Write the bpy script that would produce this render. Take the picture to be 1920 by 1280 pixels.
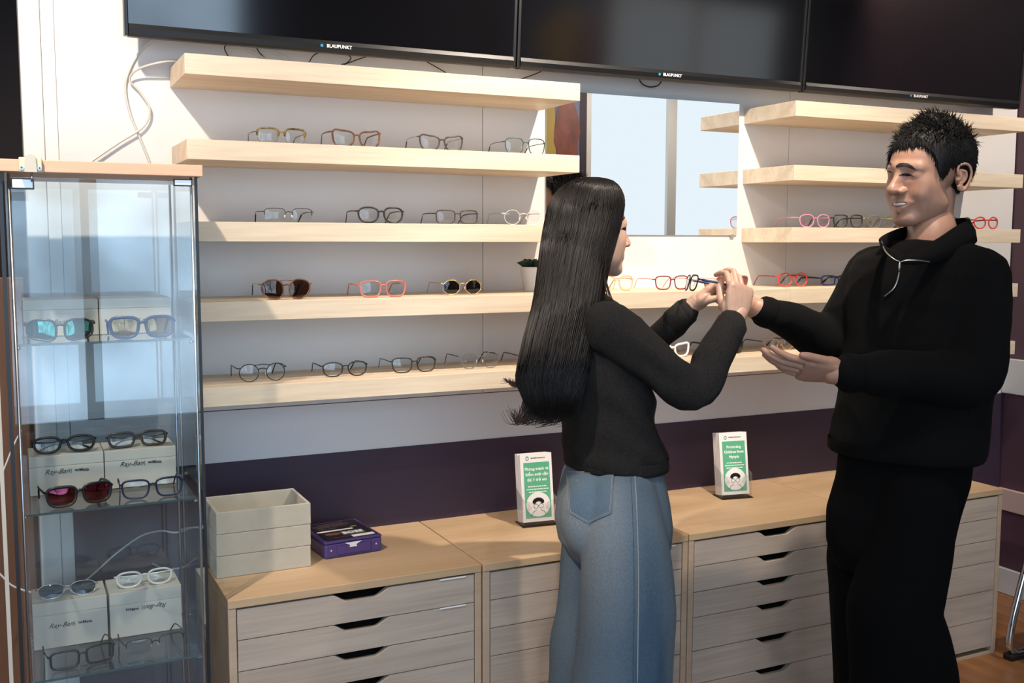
import bpy, bmesh, math, random
import numpy as np
from mathutils import Vector, Matrix, noise

# ------------------------------------------------------------------ camera
sc = bpy.context.scene
for _o in list(bpy.data.objects):
    bpy.data.objects.remove(_o)
COL = sc.collection
CAM = np.array([-.4405, -2.9506, 1.4626]); FPX = 1943.53
YAW, PITCH, ROLL = .45099, -.09645, .00187
_cy, _sy = math.cos(YAW), math.sin(YAW)
FW = np.array([_sy*math.cos(PITCH), _cy*math.cos(PITCH), math.sin(PITCH)])
RT = np.array([_cy, -_sy, 0.]); UP = np.cross(RT, FW)
RT, UP = RT*math.cos(ROLL)+UP*math.sin(ROLL), -RT*math.sin(ROLL)+UP*math.cos(ROLL)
cam = bpy.data.cameras.new('camera'); cam.sensor_width = 36; cam.lens = FPX*36/1920
cam.clip_start = .05; cam.clip_end = 60
camo = bpy.data.objects.new('camera', cam); COL.objects.link(camo)
camo.matrix_world = Matrix(((RT[0], UP[0], -FW[0], CAM[0]), (RT[1], UP[1], -FW[1], CAM[1]), (RT[2], UP[2], -FW[2], CAM[2]), (0, 0, 0, 1)))
sc.camera = camo
def ray(px, py): return FW+RT*(px-960)/FPX-UP*(py-640)/FPX
def at(px, py, ax, v):
    d = ray(px, py); i = 'xyz'.index(ax); return CAM+d*(v-CAM[i])/d[i]
def dep(px, py, d): return CAM+ray(px, py)*d

# ------------------------------------------------------------------ world, lights, exposure
w = bpy.data.worlds.new('world'); sc.world = w; w.use_nodes = True
w.node_tree.nodes['Background'].inputs[0].default_value = (.62, .78, 1, 1)
w.node_tree.nodes['Background'].inputs[1].default_value = .25
sc.view_settings.view_transform = 'Standard'; sc.view_settings.look = 'None'
sc.view_settings.gamma = 1; sc.view_settings.use_curve_mapping = False
sc.view_settings.exposure = 0.12
def spot(name, loc, target, energy, angle=75, blend=.6, color=(1, .80, .60), size=.03):
    l = bpy.data.lights.new(name, 'SPOT'); l.energy = energy; l.color = color
    l.spot_size = math.radians(angle); l.spot_blend = blend; l.shadow_soft_size = size
    o = bpy.data.objects.new(name, l); COL.objects.link(o); o.location = loc
    o.rotation_euler = (Vector(target)-Vector(loc)).to_track_quat('-Z', 'Y').to_euler()
    return o
WARM = (1, .86, .72)
spot('ceiling_or_fill_spot', (-.78, -1.36, 2.84), (.05, 0, 1.45), 160, 82, .7, WARM)
spot('ceiling_or_fill_spot', (1.40, -1.36, 2.84), (1.40, 0, 1.50), 185, 82, .7, WARM)
spot('ceiling_or_fill_spot', (3.15, -1.30, 2.84), (2.95, 0, 1.45), 100, 75, .7, WARM)
spot('ceiling_or_fill_spot', (.30, -2.0, 2.84), (.60, -.40, .6), 34, 70, .8, WARM)  # weak front fill, added toward the counter
spot('ceiling_or_fill_spot', (1.05, -1.9, 2.84), (1.75, -.8, 1.2), 30, 60, .8, WARM)  # weak front fill, added toward the man

spot('ceiling_or_fill_spot', (4.3, -3.3, 2.92), (4.2, -4.6, 2.0), 70, 95, .8, WARM)  # added lamp, brightens the mirrored window frames and poster

# ------------------------------------------------------------------ helpers
def tag(o, label=None, cat=None, group=None, kind=None):
    if label: o['label'] = label
    if cat: o['category'] = cat
    if group: o['group'] = group
    if kind: o['kind'] = kind
    return o
def empty(name, loc=(0, 0, 0), rz=0, label=None, cat=None, group=None):
    o = bpy.data.objects.new(name, None); COL.objects.link(o); o.location = loc
    o.rotation_euler = (0, 0, rz); o.empty_display_size = .05
    return tag(o, label, cat, group)
def obj(name, me, m=None, parent=None, smooth=False):
    if isinstance(me, bmesh.types.BMesh):
        b = me; me = bpy.data.meshes.new(name); b.normal_update(); b.to_mesh(me); b.free()
    if m is not None and len(me.materials) == 0:
        for q in (m if isinstance(m, (list, tuple)) else [m]): me.materials.append(q)
    if smooth:
        me.polygons.foreach_set('use_smooth', [True]*len(me.polygons)); me.update()
    o = bpy.data.objects.new(name, me); COL.objects.link(o)
    if parent is not None: o.parent = parent
    return o
def bx(b, x0, x1, y0, y1, z0, z1, bev=0, mi=0):
    v = [b.verts.new((x, y, z)) for z in (z0, z1) for y in (y0, y1) for x in (x0, x1)]
    fs = [b.faces.new([v[i] for i in q]) for q in ((0, 2, 3, 1), (4, 5, 7, 6), (0, 1, 5, 4), (2, 6, 7, 3), (0, 4, 6, 2), (1, 3, 7, 5))]
    for f in fs: f.material_index = mi
    if bev:
        r = bmesh.ops.bevel(b, geom=list({e for f in fs for e in f.edges}), offset=bev, segments=2, affect='EDGES', profile=.5)
        for f in r['faces']: f.material_index = mi
    return b
def box(x0, x1, y0, y1, z0, z1, bev=0): return bx(bmesh.new(), x0, x1, y0, y1, z0, z1, bev)
def tube(b, pts, rad, n=8, closed=False, cap=True, flat=1.0, up=None, mi=0):
    """sweep an n-gon (radius or list of radii; flat squashes the second axis) along pts"""
    P = [Vector(p) for p in pts]; m = len(P)
    R = rad if isinstance(rad, (list, tuple, np.ndarray)) else [rad]*m
    rings = []; prev = None
    for i in range(m):
        if closed: t = P[(i+1) % m]-P[i-1]
        else: t = P[min(i+1, m-1)]-P[max(i-1, 0)]
        if t.length < 1e-9: t = Vector((0, 0, 1))
        t.normalize()
        if prev is None:
            a = Vector(up) if up is not None else (Vector((0, 0, 1)) if abs(t.z) < .9 else Vector((1, 0, 0)))
        else: a = prev
        a = a-t*a.dot(t)
        if a.length < 1e-6: a = t.orthogonal()
        a.normalize(); c = t.cross(a); prev = a
        rings.append([b.verts.new(P[i]+(a*math.cos(2*math.pi*k/n)+c*math.sin(2*math.pi*k/n)*flat)*R[i]) for k in range(n)])
    q = m if closed else m-1
    for i in range(q):
        A, B = rings[i], rings[(i+1) % m]
        for k in range(n):
            f = b.faces.new((A[k], A[(k+1) % n], B[(k+1) % n], B[k])); f.smooth = True; f.material_index = mi
    if cap and not closed:
        b.faces.new(rings[0][::-1]).material_index = mi; b.faces.new(rings[-1]).material_index = mi
    return b
def catmull(pts, n=6):
    P = [np.array(p, float) for p in pts]; P = [2*P[0]-P[1]]+P+[2*P[-1]-P[-2]]; out = []
    for i in range(1, len(P)-2):
        for k in range(n):
            t = k/n; a, b_, c, d = P[i-1], P[i], P[i+1], P[i+2]
            out.append(.5*((2*b_)+(-a+c)*t+(2*a-5*b_+4*c-d)*t*t+(-a+3*b_-3*c+d)*t**3))
    out.append(P[-2]); return out
def prism(b, poly, axis, a0, a1, mi=0):
    """extrude polygon (2d list) along axis between a0 and a1"""
    def P(p, a):
        return {'x': (a, p[0], p[1]), 'y': (p[0], a, p[1]), 'z': (p[0], p[1], a)}[axis]
    A = [b.verts.new(P(p, a0)) for p in poly]; B = [b.verts.new(P(p, a1)) for p in poly]; n = len(poly)
    fs = [b.faces.new(A), b.faces.new(B[::-1])]
    for i in range(n): fs.append(b.faces.new((A[i], B[i], B[(i+1) % n], A[(i+1) % n])))
    for f in fs: f.material_index = mi
    bmesh.ops.recalc_face_normals(b, faces=fs)
    return b
def lathe(b, prof, n=24, cx=0, cy=0, mi=0):
    rings = [[b.verts.new((cx+r*math.cos(2*math.pi*k/n), cy+r*math.sin(2*math.pi*k/n), z)) for k in range(n)] for r, z in prof]
    for A, B in zip(rings, rings[1:]):
        for k in range(n):
            f = b.faces.new((A[k], A[(k+1) % n], B[(k+1) % n], B[k])); f.smooth = True; f.material_index = mi
    b.faces.new(rings[0][::-1]).material_index = mi; b.faces.new(rings[-1]).material_index = mi
    return b
def text_mesh(s, size, m, parent, loc, rot, name='lettering', align='CENTER', shear=0, extrude=.0004, bold=0, xs=1):
    c = bpy.data.curves.new(name, 'FONT'); c.body = s; c.size = size; c.align_x = align; c.align_y = 'CENTER'
    c.shear = shear; c.extrude = extrude; c.offset = bold; c.resolution_u = 2
    t = bpy.data.objects.new(name, c); COL.objects.link(t)
    dg = bpy.context.evaluated_depsgraph_get(); me = bpy.data.meshes.new_from_object(t.evaluated_get(dg))
    bpy.data.objects.remove(t); me.materials.clear()
    o = obj(name, me, m, parent); o.location = loc; o.rotation_euler = rot; o.scale = (xs, 1, 1)
    return o

def small_print(parent, m, rows, wmax, rh, plane, depth, seed=1):
    """lines of print too small to read: rows of word-length bars lying on a flat cover (plane 'y' upright, 'z' flat)"""
    rg_ = random.Random(seed); b = bmesh.new()
    for xc, zc, frac in rows:
        w_ = wmax*frac; x = xc-w_/2
        while x < xc+w_/2-.001:
            l = min(rg_.uniform(.003, .009), xc+w_/2-x)
            if plane == 'y': bx(b, x, x+l, depth-.0002, depth, zc-rh/2, zc+rh/2)
            else: bx(b, x, x+l, zc-rh/2, zc+rh/2, depth, depth+.0002)
            x += l+.0014
    return tag(obj('small_print', b, m, parent), kind='stuff')

# ------------------------------------------------------------------ materials
def mat(name, col, rough=.5, metal=0, spec=.5, noise_amt=0, noise_scale=(8, 8, 8), bump=0, bump_scale=200, col2=None, coat=0, trans=None, sheen=0):
    m = bpy.data.materials.new(name); m.use_nodes = True; nt = m.node_tree; p = nt.nodes['Principled BSDF']
    p.inputs['Base Color'].default_value = (*col, 1); p.inputs['Roughness'].default_value = rough
    p.inputs['Metallic'].default_value = metal; p.inputs['Specular IOR Level'].default_value = spec
    if coat: p.inputs['Coat Weight'].default_value = coat
    if sheen: p.inputs['Sheen Weight'].default_value = sheen
    tc = nt.nodes.new('ShaderNodeTexCoord')
    if noise_amt or col2:
        mp = nt.nodes.new('ShaderNodeMapping'); mp.inputs['Scale'].default_value = noise_scale
        nz = nt.nodes.new('ShaderNodeTexNoise'); nz.inputs['Scale'].default_value = 1; nz.inputs['Detail'].default_value = 6
        rp = nt.nodes.new('ShaderNodeValToRGB'); rp.color_ramp.elements[0].position = .3; rp.color_ramp.elements[1].position = .7
        c2 = col2 if col2 else tuple(c*(1-noise_amt) for c in col)
        rp.color_ramp.elements[0].color = (*c2, 1); rp.color_ramp.elements[1].color = (*col, 1)
        nt.links.new(tc.outputs['Object'], mp.inputs[0]); nt.links.new(mp.outputs[0], nz.inputs['Vector'])
        nt.links.new(nz.outputs['Fac'], rp.inputs[0]); nt.links.new(rp.outputs[0], p.inputs['Base Color'])
    if bump:
        n2 = nt.nodes.new('ShaderNodeTexNoise'); n2.inputs['Scale'].default_value = bump_scale; n2.inputs['Detail'].default_value = 3
        bp = nt.nodes.new('ShaderNodeBump'); bp.inputs['Strength'].default_value = bump; bp.inputs['Distance'].default_value = .002
        nt.links.new(tc.outputs['Object'], n2.inputs['Vector']); nt.links.new(n2.outputs['Fac'], bp.inputs['Height'])
        nt.links.new(bp.outputs[0], p.inputs['Normal'])
    return m
def wood(name, light, dark, scale=(3, 90, 90), rough=.5, fine=.35):
    """straight-grained veneer: long streaks along local x plus fine pores"""
    m = bpy.data.materials.new(name); m.use_nodes = True; nt = m.node_tree; p = nt.nodes['Principled BSDF']
    p.inputs['Roughness'].default_value = rough; p.inputs['Specular IOR Level'].default_value = .3
    tc = nt.nodes.new('ShaderNodeTexCoord')
    def nz(sc_, det):
        mp = nt.nodes.new('ShaderNodeMapping'); mp.inputs['Scale'].default_value = sc_
        n = nt.nodes.new('ShaderNodeTexNoise'); n.inputs['Scale'].default_value = 1; n.inputs['Detail'].default_value = det; n.inputs['Roughness'].default_value = .65
        nt.links.new(tc.outputs['Object'], mp.inputs[0]); nt.links.new(mp.outputs[0], n.inputs['Vector']); return n
    a = nz((scale[0]*.35, scale[1]*.13, scale[2]*.13), 3); b_ = nz(scale, 6)
    mx = nt.nodes.new('ShaderNodeMath'); mx.operation = 'MULTIPLY_ADD'; mx.inputs[1].default_value = fine
    ad = nt.nodes.new('ShaderNodeMath'); ad.operation = 'MULTIPLY'; ad.inputs[1].default_value = 1-fine
    nt.links.new(a.outputs['Fac'], ad.inputs[0]); nt.links.new(b_.outputs['Fac'], mx.inputs[0]); nt.links.new(ad.outputs[0], mx.inputs[2])
    rp = nt.nodes.new('ShaderNodeValToRGB'); rp.color_ramp.elements[0].position = .36; rp.color_ramp.elements[1].position = .62
    rp.color_ramp.elements[0].color = (*dark, 1); rp.color_ramp.elements[1].color = (*light, 1)
    nt.links.new(mx.outputs[0], rp.inputs[0]); nt.links.new(rp.outputs[0], p.inputs['Base Color'])
    bp = nt.nodes.new('ShaderNodeBump'); bp.inputs['Strength'].default_value = .12; bp.inputs['Distance'].default_value = .001
    nt.links.new(b_.outputs['Fac'], bp.inputs['Height']); nt.links.new(bp.outputs[0], p.inputs['Normal'])
    return m
def emit(name, col, s, blotch=0):
    m = bpy.data.materials.new(name); m.use_nodes = True; nt = m.node_tree; nt.nodes.clear()
    e = nt.nodes.new('ShaderNodeEmission'); e.inputs[0].default_value = (*col, 1); e.inputs[1].default_value = s
    if blotch:      # the street beyond, blurred by the frosted film
        tc = nt.nodes.new('ShaderNodeTexCoord'); nz = nt.nodes.new('ShaderNodeTexNoise'); nz.inputs['Scale'].default_value = blotch; nz.inputs['Detail'].default_value = 3
        mr_ = nt.nodes.new('ShaderNodeMapRange'); mr_.inputs[1].default_value = .35; mr_.inputs[2].default_value = .65; mr_.inputs[3].default_value = s*.35; mr_.inputs[4].default_value = s*1.5
        nt.links.new(tc.outputs['Object'], nz.inputs['Vector']); nt.links.new(nz.outputs['Fac'], mr_.inputs[0]); nt.links.new(mr_.outputs[0], e.inputs[1])
    o = nt.nodes.new('ShaderNodeOutputMaterial'); nt.links.new(e.outputs[0], o.inputs[0]); return m
def glass(name, tint=(1, 1, 1), refl=1.0, ior=1.5, rough=0.02, gl=(1, 1, 1)):
    """thin clear sheet: coloured transparency under a fresnel reflection"""
    m = bpy.data.materials.new(name); m.use_nodes = True; nt = m.node_tree; nt.nodes.clear()
    t = nt.nodes.new('ShaderNodeBsdfTransparent'); t.inputs[0].default_value = (*tint, 1)
    g = nt.nodes.new('ShaderNodeBsdfGlossy'); g.inputs['Roughness'].default_value = rough; g.inputs[0].default_value = (*gl, 1)
    lw = nt.nodes.new('ShaderNodeLayerWeight'); lw.inputs[0].default_value = .5
    p5 = nt.nodes.new('ShaderNodeMath'); p5.operation = 'POWER'; p5.inputs[1].default_value = 5; nt.links.new(lw.outputs['Facing'], p5.inputs[0])
    f0 = ((ior-1)/(ior+1))**2; f = nt.nodes.new('ShaderNodeMath'); f.operation = 'MULTIPLY_ADD'; f.inputs[1].default_value = 1-f0; f.inputs[2].default_value = f0; nt.links.new(p5.outputs[0], f.inputs[0])
    k = nt.nodes.new('ShaderNodeMath'); k.operation = 'MULTIPLY'; k.inputs[1].default_value = refl; k.use_clamp = True
    mx = nt.nodes.new('ShaderNodeMixShader'); o = nt.nodes.new('ShaderNodeOutputMaterial')
    nt.links.new(f.outputs[0], k.inputs[0]); nt.links.new(k.outputs[0], mx.inputs[0])
    nt.links.new(t.outputs[0], mx.inputs[1]); nt.links.new(g.outputs[0], mx.inputs[2]); nt.links.new(mx.outputs[0], o.inputs[0])
    return m
M = {}
M['white'] = mat('white_wall_board', (.77, .745, .72), .55, noise_amt=.03, noise_scale=(3, 3, 3))
M['white_trim'] = mat('white_trim', (.78, .75, .71), .45)
M['lower_white'] = mat('white_paint', (.76, .75, .76), .6, noise_amt=.03, noise_scale=(2, 2, 2))
M['purple'] = mat('aubergine_paint', (.050, .029, .055), .6, noise_amt=.12, noise_scale=(3, 3, 3))
M['purple_lit'] = mat('aubergine_lit', (.115, .055, .075), .6, noise_amt=.12, noise_scale=(3, 3, 3))  # same aubergine, warm lamp light put into a lighter colour
M['oak'] = wood('white_stained_oak', (.80, .68, .52), (.62, .49, .345), (4, 150, 150))
M['oak_front'] = wood('oak_front_shaded', (.52, .435, .36), (.385, .315, .258), (4, 150, 150))  # same oak, bluish shade on the fronts put into the colour
M['oak_top'] = wood('oak_top', (.58, .41, .255), (.47, .32, .185), (3, 60, 60))
M['oak_edge'] = wood('oak_edge', (.52, .40, .29), (.44, .32, .22), (3, 60, 60))
M['cherry'] = wood('cherry_top', (.84, .53, .36), (.68, .39, .25), (3, 80, 80))
M['floorwood'] = wood('floor_plank', (.36, .165, .062), (.22, .09, .032), (30, 3, 30), .35)
M['floorwood'].node_tree.nodes['Principled BSDF'].inputs['Specular IOR Level'].default_value = .5
M['doorwood'] = wood('brown_door', (.20, .095, .05), (.12, .055, .03), (30, 30, 2), .5)
M['ceil'] = mat('ceiling_paint', (.78, .77, .75), .8)
M['black'] = mat('black_plastic', (.008, .008, .009), .35)
M['blackhole'] = mat('drawer_shade', (.02, .018, .016), .9)  # near-black colour stands for the shade inside the drawers
M['screen'] = mat('tv_screen', (.004, .004, .005), .10, spec=1.0)
M['chrome'] = mat('chrome', (.75, .76, .78), .12, 1)
M['steel'] = mat('dull_aluminium', (.55, .56, .57), .35, 1)
M['gasket'] = mat('dark_gasket', (.012, .013, .015), .4)
M['paper'] = mat('white_paper', (.84, .82, .80), .6)
M['beige'] = mat('cream_card', (.62, .565, .48), .6, noise_amt=.04)
M['ink'] = mat('black_ink', (.02, .02, .02), .6)
M['green'] = mat('green_print', (.10, .42, .25), .55)
M['white_ink'] = mat('white_print', (.88, .88, .85), .6)
M['felt'] = mat('grey_felt', (.47, .43, .35), .95, noise_amt=.1, noise_scale=(20, 20, 20), bump=.3, bump_scale=500, sheen=.3)
M['violet'] = mat('violet_plastic', (.075, .045, .17), .35)
M['cord'] = mat('clear_cord', (.62, .60, .54), .25, spec=.7)
M['whitecord'] = mat('white_cord', (.78, .78, .76), .4)
M['mirror'] = mat('mirror_silver', (.86, .88, .89), .0, 1)
M['pane'] = glass('cabinet_glass', (.93, .962, .972), 1.15, 1.5, .0)
M['shelfglass'] = glass('shelf_glass', (.95, .975, .98), 1.0, 1.5, .0)
M['glassedge'] = mat('glass_edge', (.05, .10, .11), .1)
M['winA'] = emit('frosted_daylight', (.58, .78, 1.0), 4.0, 1.1)
M['winB'] = emit('frosted_window', (.86, .94, 1.0), 1.0)
M['frame_grey'] = mat('grey_window_frame', (.80, .80, .78), .5)
M['acrylic'] = glass('clear_acrylic', (.95, .95, .96), 1.2, 1.45, .03)

# ------------------------------------------------------------------ room
XR = 3.265; XL = -.395; YB = -4.6; ZC = 3.0; XFR = 6.6; XFL = -3.6
def struct(name, me, m, parent=None, label=None):
    o = obj(name, me, m, parent)
    if parent is None: tag(o, kind='structure')
    if label: o['label'] = label
    return o
floor = struct('floor', box(XFL, XFR, YB, 2.2, -.10, -.014), M['floorwood'])
rng = random.Random(4)
pw = .092
pl_me = bpy.data.meshes.new('plank'); _b = box(-pw/2+.0008, pw/2-.0008, -.6, .6, -.0135, 0, .0012); _b.to_mesh(pl_me); _b.free(); pl_me.materials.append(M['floorwood'])
nx = 0
for i in range(15):
    x = 2.44+pw*i
    for j in range(2):
        y = -.61-1.203*j+(.35 if i % 2 else 0)*(1 if j else 1)-.35*(i % 2)
        o = bpy.data.objects.new('plank', pl_me); COL.objects.link(o); o.parent = floor; o.location = (x, y-.012, 0)
b = bmesh.new()
bx(b, XFL, 2.44-pw/2-.001, YB, 0, -.0138, 0); bx(b, 2.44+pw*14.5+.001, XFR, YB, 0, -.0138, 0); bx(b, 2.44-pw/2-.001, 2.44+pw*14.5+.001, YB, -2.46, -.0138, 0); bx(b, XFL, XFR, .001, 2.2, -.0138, 0)
struct('floor_boards', b, M['floorwood'], floor)
struct('ceiling', box(XFL, XFR, YB, 2.2, ZC, ZC+.1), M['ceil'])
# back wall: masonry behind, aubergine lower part, white band, then boards standing 18 mm proud
wall_back = struct('wall_back', box(-.31, XR+.02, .02, .16, -.005, ZC), M['lower_white'])
struct('lower_paint', box(-.311, XR, .0, .0195, 0, .838), M['purple'], wall_back, 'dark aubergine lower wall')
struct('white_band', box(-.311, XR, .002, .0195, .8385, .985), M['lower_white'], wall_back)
for k, (x0, x1) in enumerate(((-.312, .886), (.888, 2.086), (2.088, XR-.004))):
    struct('panel', box(x0, x1, -.0005, .0195, .988, ZC-.001, .0012), M['white'], wall_back)
struct('trim_1', box(XL, -.345, .0, .16, 0, ZC-.001, .003), M['white_trim'])
b = bmesh.new(); bx(b, -.3445, -.3125, .006, .16, 0, ZC-.001, .002)
struct('trim_2', b, M['white_trim'])
# right wall
wall_right = struct('wall_right', box(XR+.001, XR+.12, -1.25, .015, 0, ZC), M['purple_lit'])
b = box(XR-.022, XR+.0005, -1.25, -.0005, .842, .985, .003); struct('dado', b, M['white_trim'], wall_right)
struct('rail', box(XR-.02, XR+.0005, -1.25, -.0005, .352, .442, .003), mat('rail_pink_light', (.70, .48, .42), .5), wall_right)  # white trim, the pinkish light on it put into the colour
struct('skirting', box(XR-.018, XR+.0005, -1.25, -.0005, .001, .108, .003), M['white_trim'], wall_right)
# dark passage on the left: side of a brown wooden door set back from the wall end
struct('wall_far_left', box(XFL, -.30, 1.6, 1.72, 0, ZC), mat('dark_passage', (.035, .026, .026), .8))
struct('wall_passage', box(XFL-.1, XFL, YB, 2.2, 0, ZC), M['purple'])
struct('wall_behind', box(-.31, XFR, 1.6, 1.72, 0, ZC), M['purple'])
struct('wall_far_right', box(XFR, XFR+.1, YB, 2.2, 0, ZC), M['ceil'])
dr = struct('door_1', box(-1.15, -.405, .26, .30, .002, 1.36, .004), M['doorwood']); tag(dr, kind='structure'); dr['label'] = 'brown wooden half-height door beside the glass cabinet'
# shop front behind the photographer
b = bmesh.new()
bx(b, XFL, -3.2, YB-.12, YB, 0, ZC); bx(b, 1.05, 3.885, YB-.12, YB, 0, ZC); bx(b, 5.595, XFR, YB-.12, YB, 0, ZC)
bx(b, -3.2, 1.05, YB-.12, YB, 2.78, ZC); bx(b, 3.885, 5.595, YB-.12, YB, 2.861, ZC); bx(b, -3.2, 1.05, YB-.12, YB, 0, .35); bx(b, 3.885, 5.595, YB-.12, YB, 0, .349)
struct('wall_front', b, M['purple'])
def window(n, x0, x1, z0, z1, nm, m):
    fo = bmesh.new(); bars = [x0+(x1-x0)*i/nm for i in range(nm+1)]
    for i, x in enumerate(bars): bx(fo, x-.045 if i else x, x+.045 if i < nm else x, YB-.07, YB-.0, z0, z1)
    for z in (z0, z1-.06): bx(fo, x0+.0451, x1-.0451, YB-.069, YB-.001, z, z+.06)
    f = struct('window_%d' % n, fo, M['frame_grey'])
    for i in range(nm):
        struct('pane', box(bars[i]+.046, bars[i+1]-.046, YB-.045, YB-.035, z0+.061, z1-.061), m, f)
window(1, -3.2, 1.05, .35, 2.78, 4, M['winA'])
window(2, 3.89, 5.59, .35, 2.86, 2, M['winB'])
# ------------------------------------------------------------------ poster on the far wall (seen in the mirror)
po = obj('poster', box(3.02, 3.815, YB+.001, YB+.012, 1.62, 2.78), mat('poster_blue', (.12, .17, .32), .5))
tag(po, 'blue poster with dark red face shape, reflected in the mirror', 'poster')
b = bmesh.new(); prism(b, [(3.70+.125*math.cos(a)*(1 if math.sin(a) > 0 else .82), 2.27+.36*math.sin(a)) for a in np.linspace(0, 2*math.pi, 28, endpoint=False)], 'y', YB+.0125, YB+.014)
obj('face_print', b, mat('poster_red', (.34, .08, .055), .5, noise_amt=.6, noise_scale=(9, 9, 6)), po)
b = bmesh.new(); prism(b, [(3.48, 2.05), (3.60, 2.05), (3.58, 2.62), (3.47, 2.66), (3.2, 2.4)], 'y', YB+.0125, YB+.0135)
obj('yellow_print', b, mat('poster_yellow', (.62, .42, .07), .5), po)

# ------------------------------------------------------------------ televisions
TVX = (-.157, .943, 2.035, 3.123)
tvn = ['left television with bluish sheen above the left oak shelves', 'middle black television above the wall mirror', 'right black television above the right oak shelves']
for k in range(3):
    x0, x1 = TVX[k]+.002, TVX[k+1]-.002; W = x1-x0
    t = empty('television', ((x0+x1)/2, -.115, 1.978), 0, tvn[k], 'television', 'televisions in a row on the wall')
    t.rotation_euler = (math.radians(4), 0, 0)
    obj('screen', box(-W/2+.010, W/2-.010, -.0015, .004, .030, .625), M['screen'], t)
    b = bmesh.new()
    bx(b, -W/2, -W/2+.0098, -.006, .03, 0, .64, .002); bx(b, W/2-.0098, W/2, -.006, .03, 0, .64, .002)
    bx(b, -W/2+.0099, W/2-.0099, -.006, .03, .626, .64); obj('bezel', b, M['black'], t)
    b = bmesh.new(); prism(b, [(-.008, .029), (-.012, .018), (-.009, .004), (.0, -.002), (.03, -.002), (.03, .029)], 'x', -W/2+.0099, W/2-.0099)
    obj('bottom_lip', b, M['black'], t)
    obj('back_housing', box(-W/2+.03, W/2-.03, .031, .062, .012, .60, .006), M['black'], t)
    obj('wall_bracket', box(-.2, .2, .0625, .07, .28, .45), M['black'], t)
    text_mesh('BLAUPUNKT', .0125, M['white_ink'], t, (.006, -.0125, .0145), (math.radians(90), 0, 0), bold=.0003)
    b = bmesh.new(); prism(b, [(.0042*math.cos(a), .0042*math.sin(a)) for a in np.linspace(0, 6.283, 14, endpoint=False)], 'y', -.0128, -.0120)
    o = obj('logo_dot', b, mat('logo_blue', (.03, .30, .55), .4), t); o.location = (-.043, 0, .0145)

# ------------------------------------------------------------------ oak shelves
SZ = [1.920, 1.713, 1.510, 1.308, 1.090]; SD = .266; ST = .05
nm = ['top', 'second', 'third', 'fourth', 'lowest']
def shelf(x0, x1, z, label, grp):
    o = obj('wall_shelf', box(0, x1-x0, 0, SD-.001, -ST, 0, .0012), M['oak']); o.location = (x0, -SD, z)
    return tag(o, label, 'shelf', grp)
for k, z in enumerate(SZ):
    shelf(-.033, 1.079, z, '%s pale oak floating shelf of the left column%s' % (nm[k], ' under the left television' if k == 0 else ''), 'left floating shelves')
    shelf(1.8848, 2.976, z, '%s pale oak floating shelf of the right column behind the man' % nm[k], 'right floating shelves')
    if k >= 3:
        shelf(1.0795, 1.8843, z, '%s pale oak shelf section below the mirror' % ('upper' if k == 3 else 'lower'), 'shelf sections below the mirror')

# ------------------------------------------------------------------ mirror
mr = empty('wall_mirror', (1.104, -.001, 1.484), 0, 'frameless wall mirror between the two shelf columns reflecting windows', 'mirror')
obj('mirror_glass', box(0, .755, -.0055, -.0045, 0, .452), M['mirror'], mr)
obj('mirror_backing', box(.0, .755, -.0044, -.0002, 0, .452), mat('mirror_edge', (.25, .27, .27), .4), mr)
for x in (.02, .735):
    obj('clip', box(x-.008, x+.008, -.009, -.0056, -.006, .004), M['steel'], mr)

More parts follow.
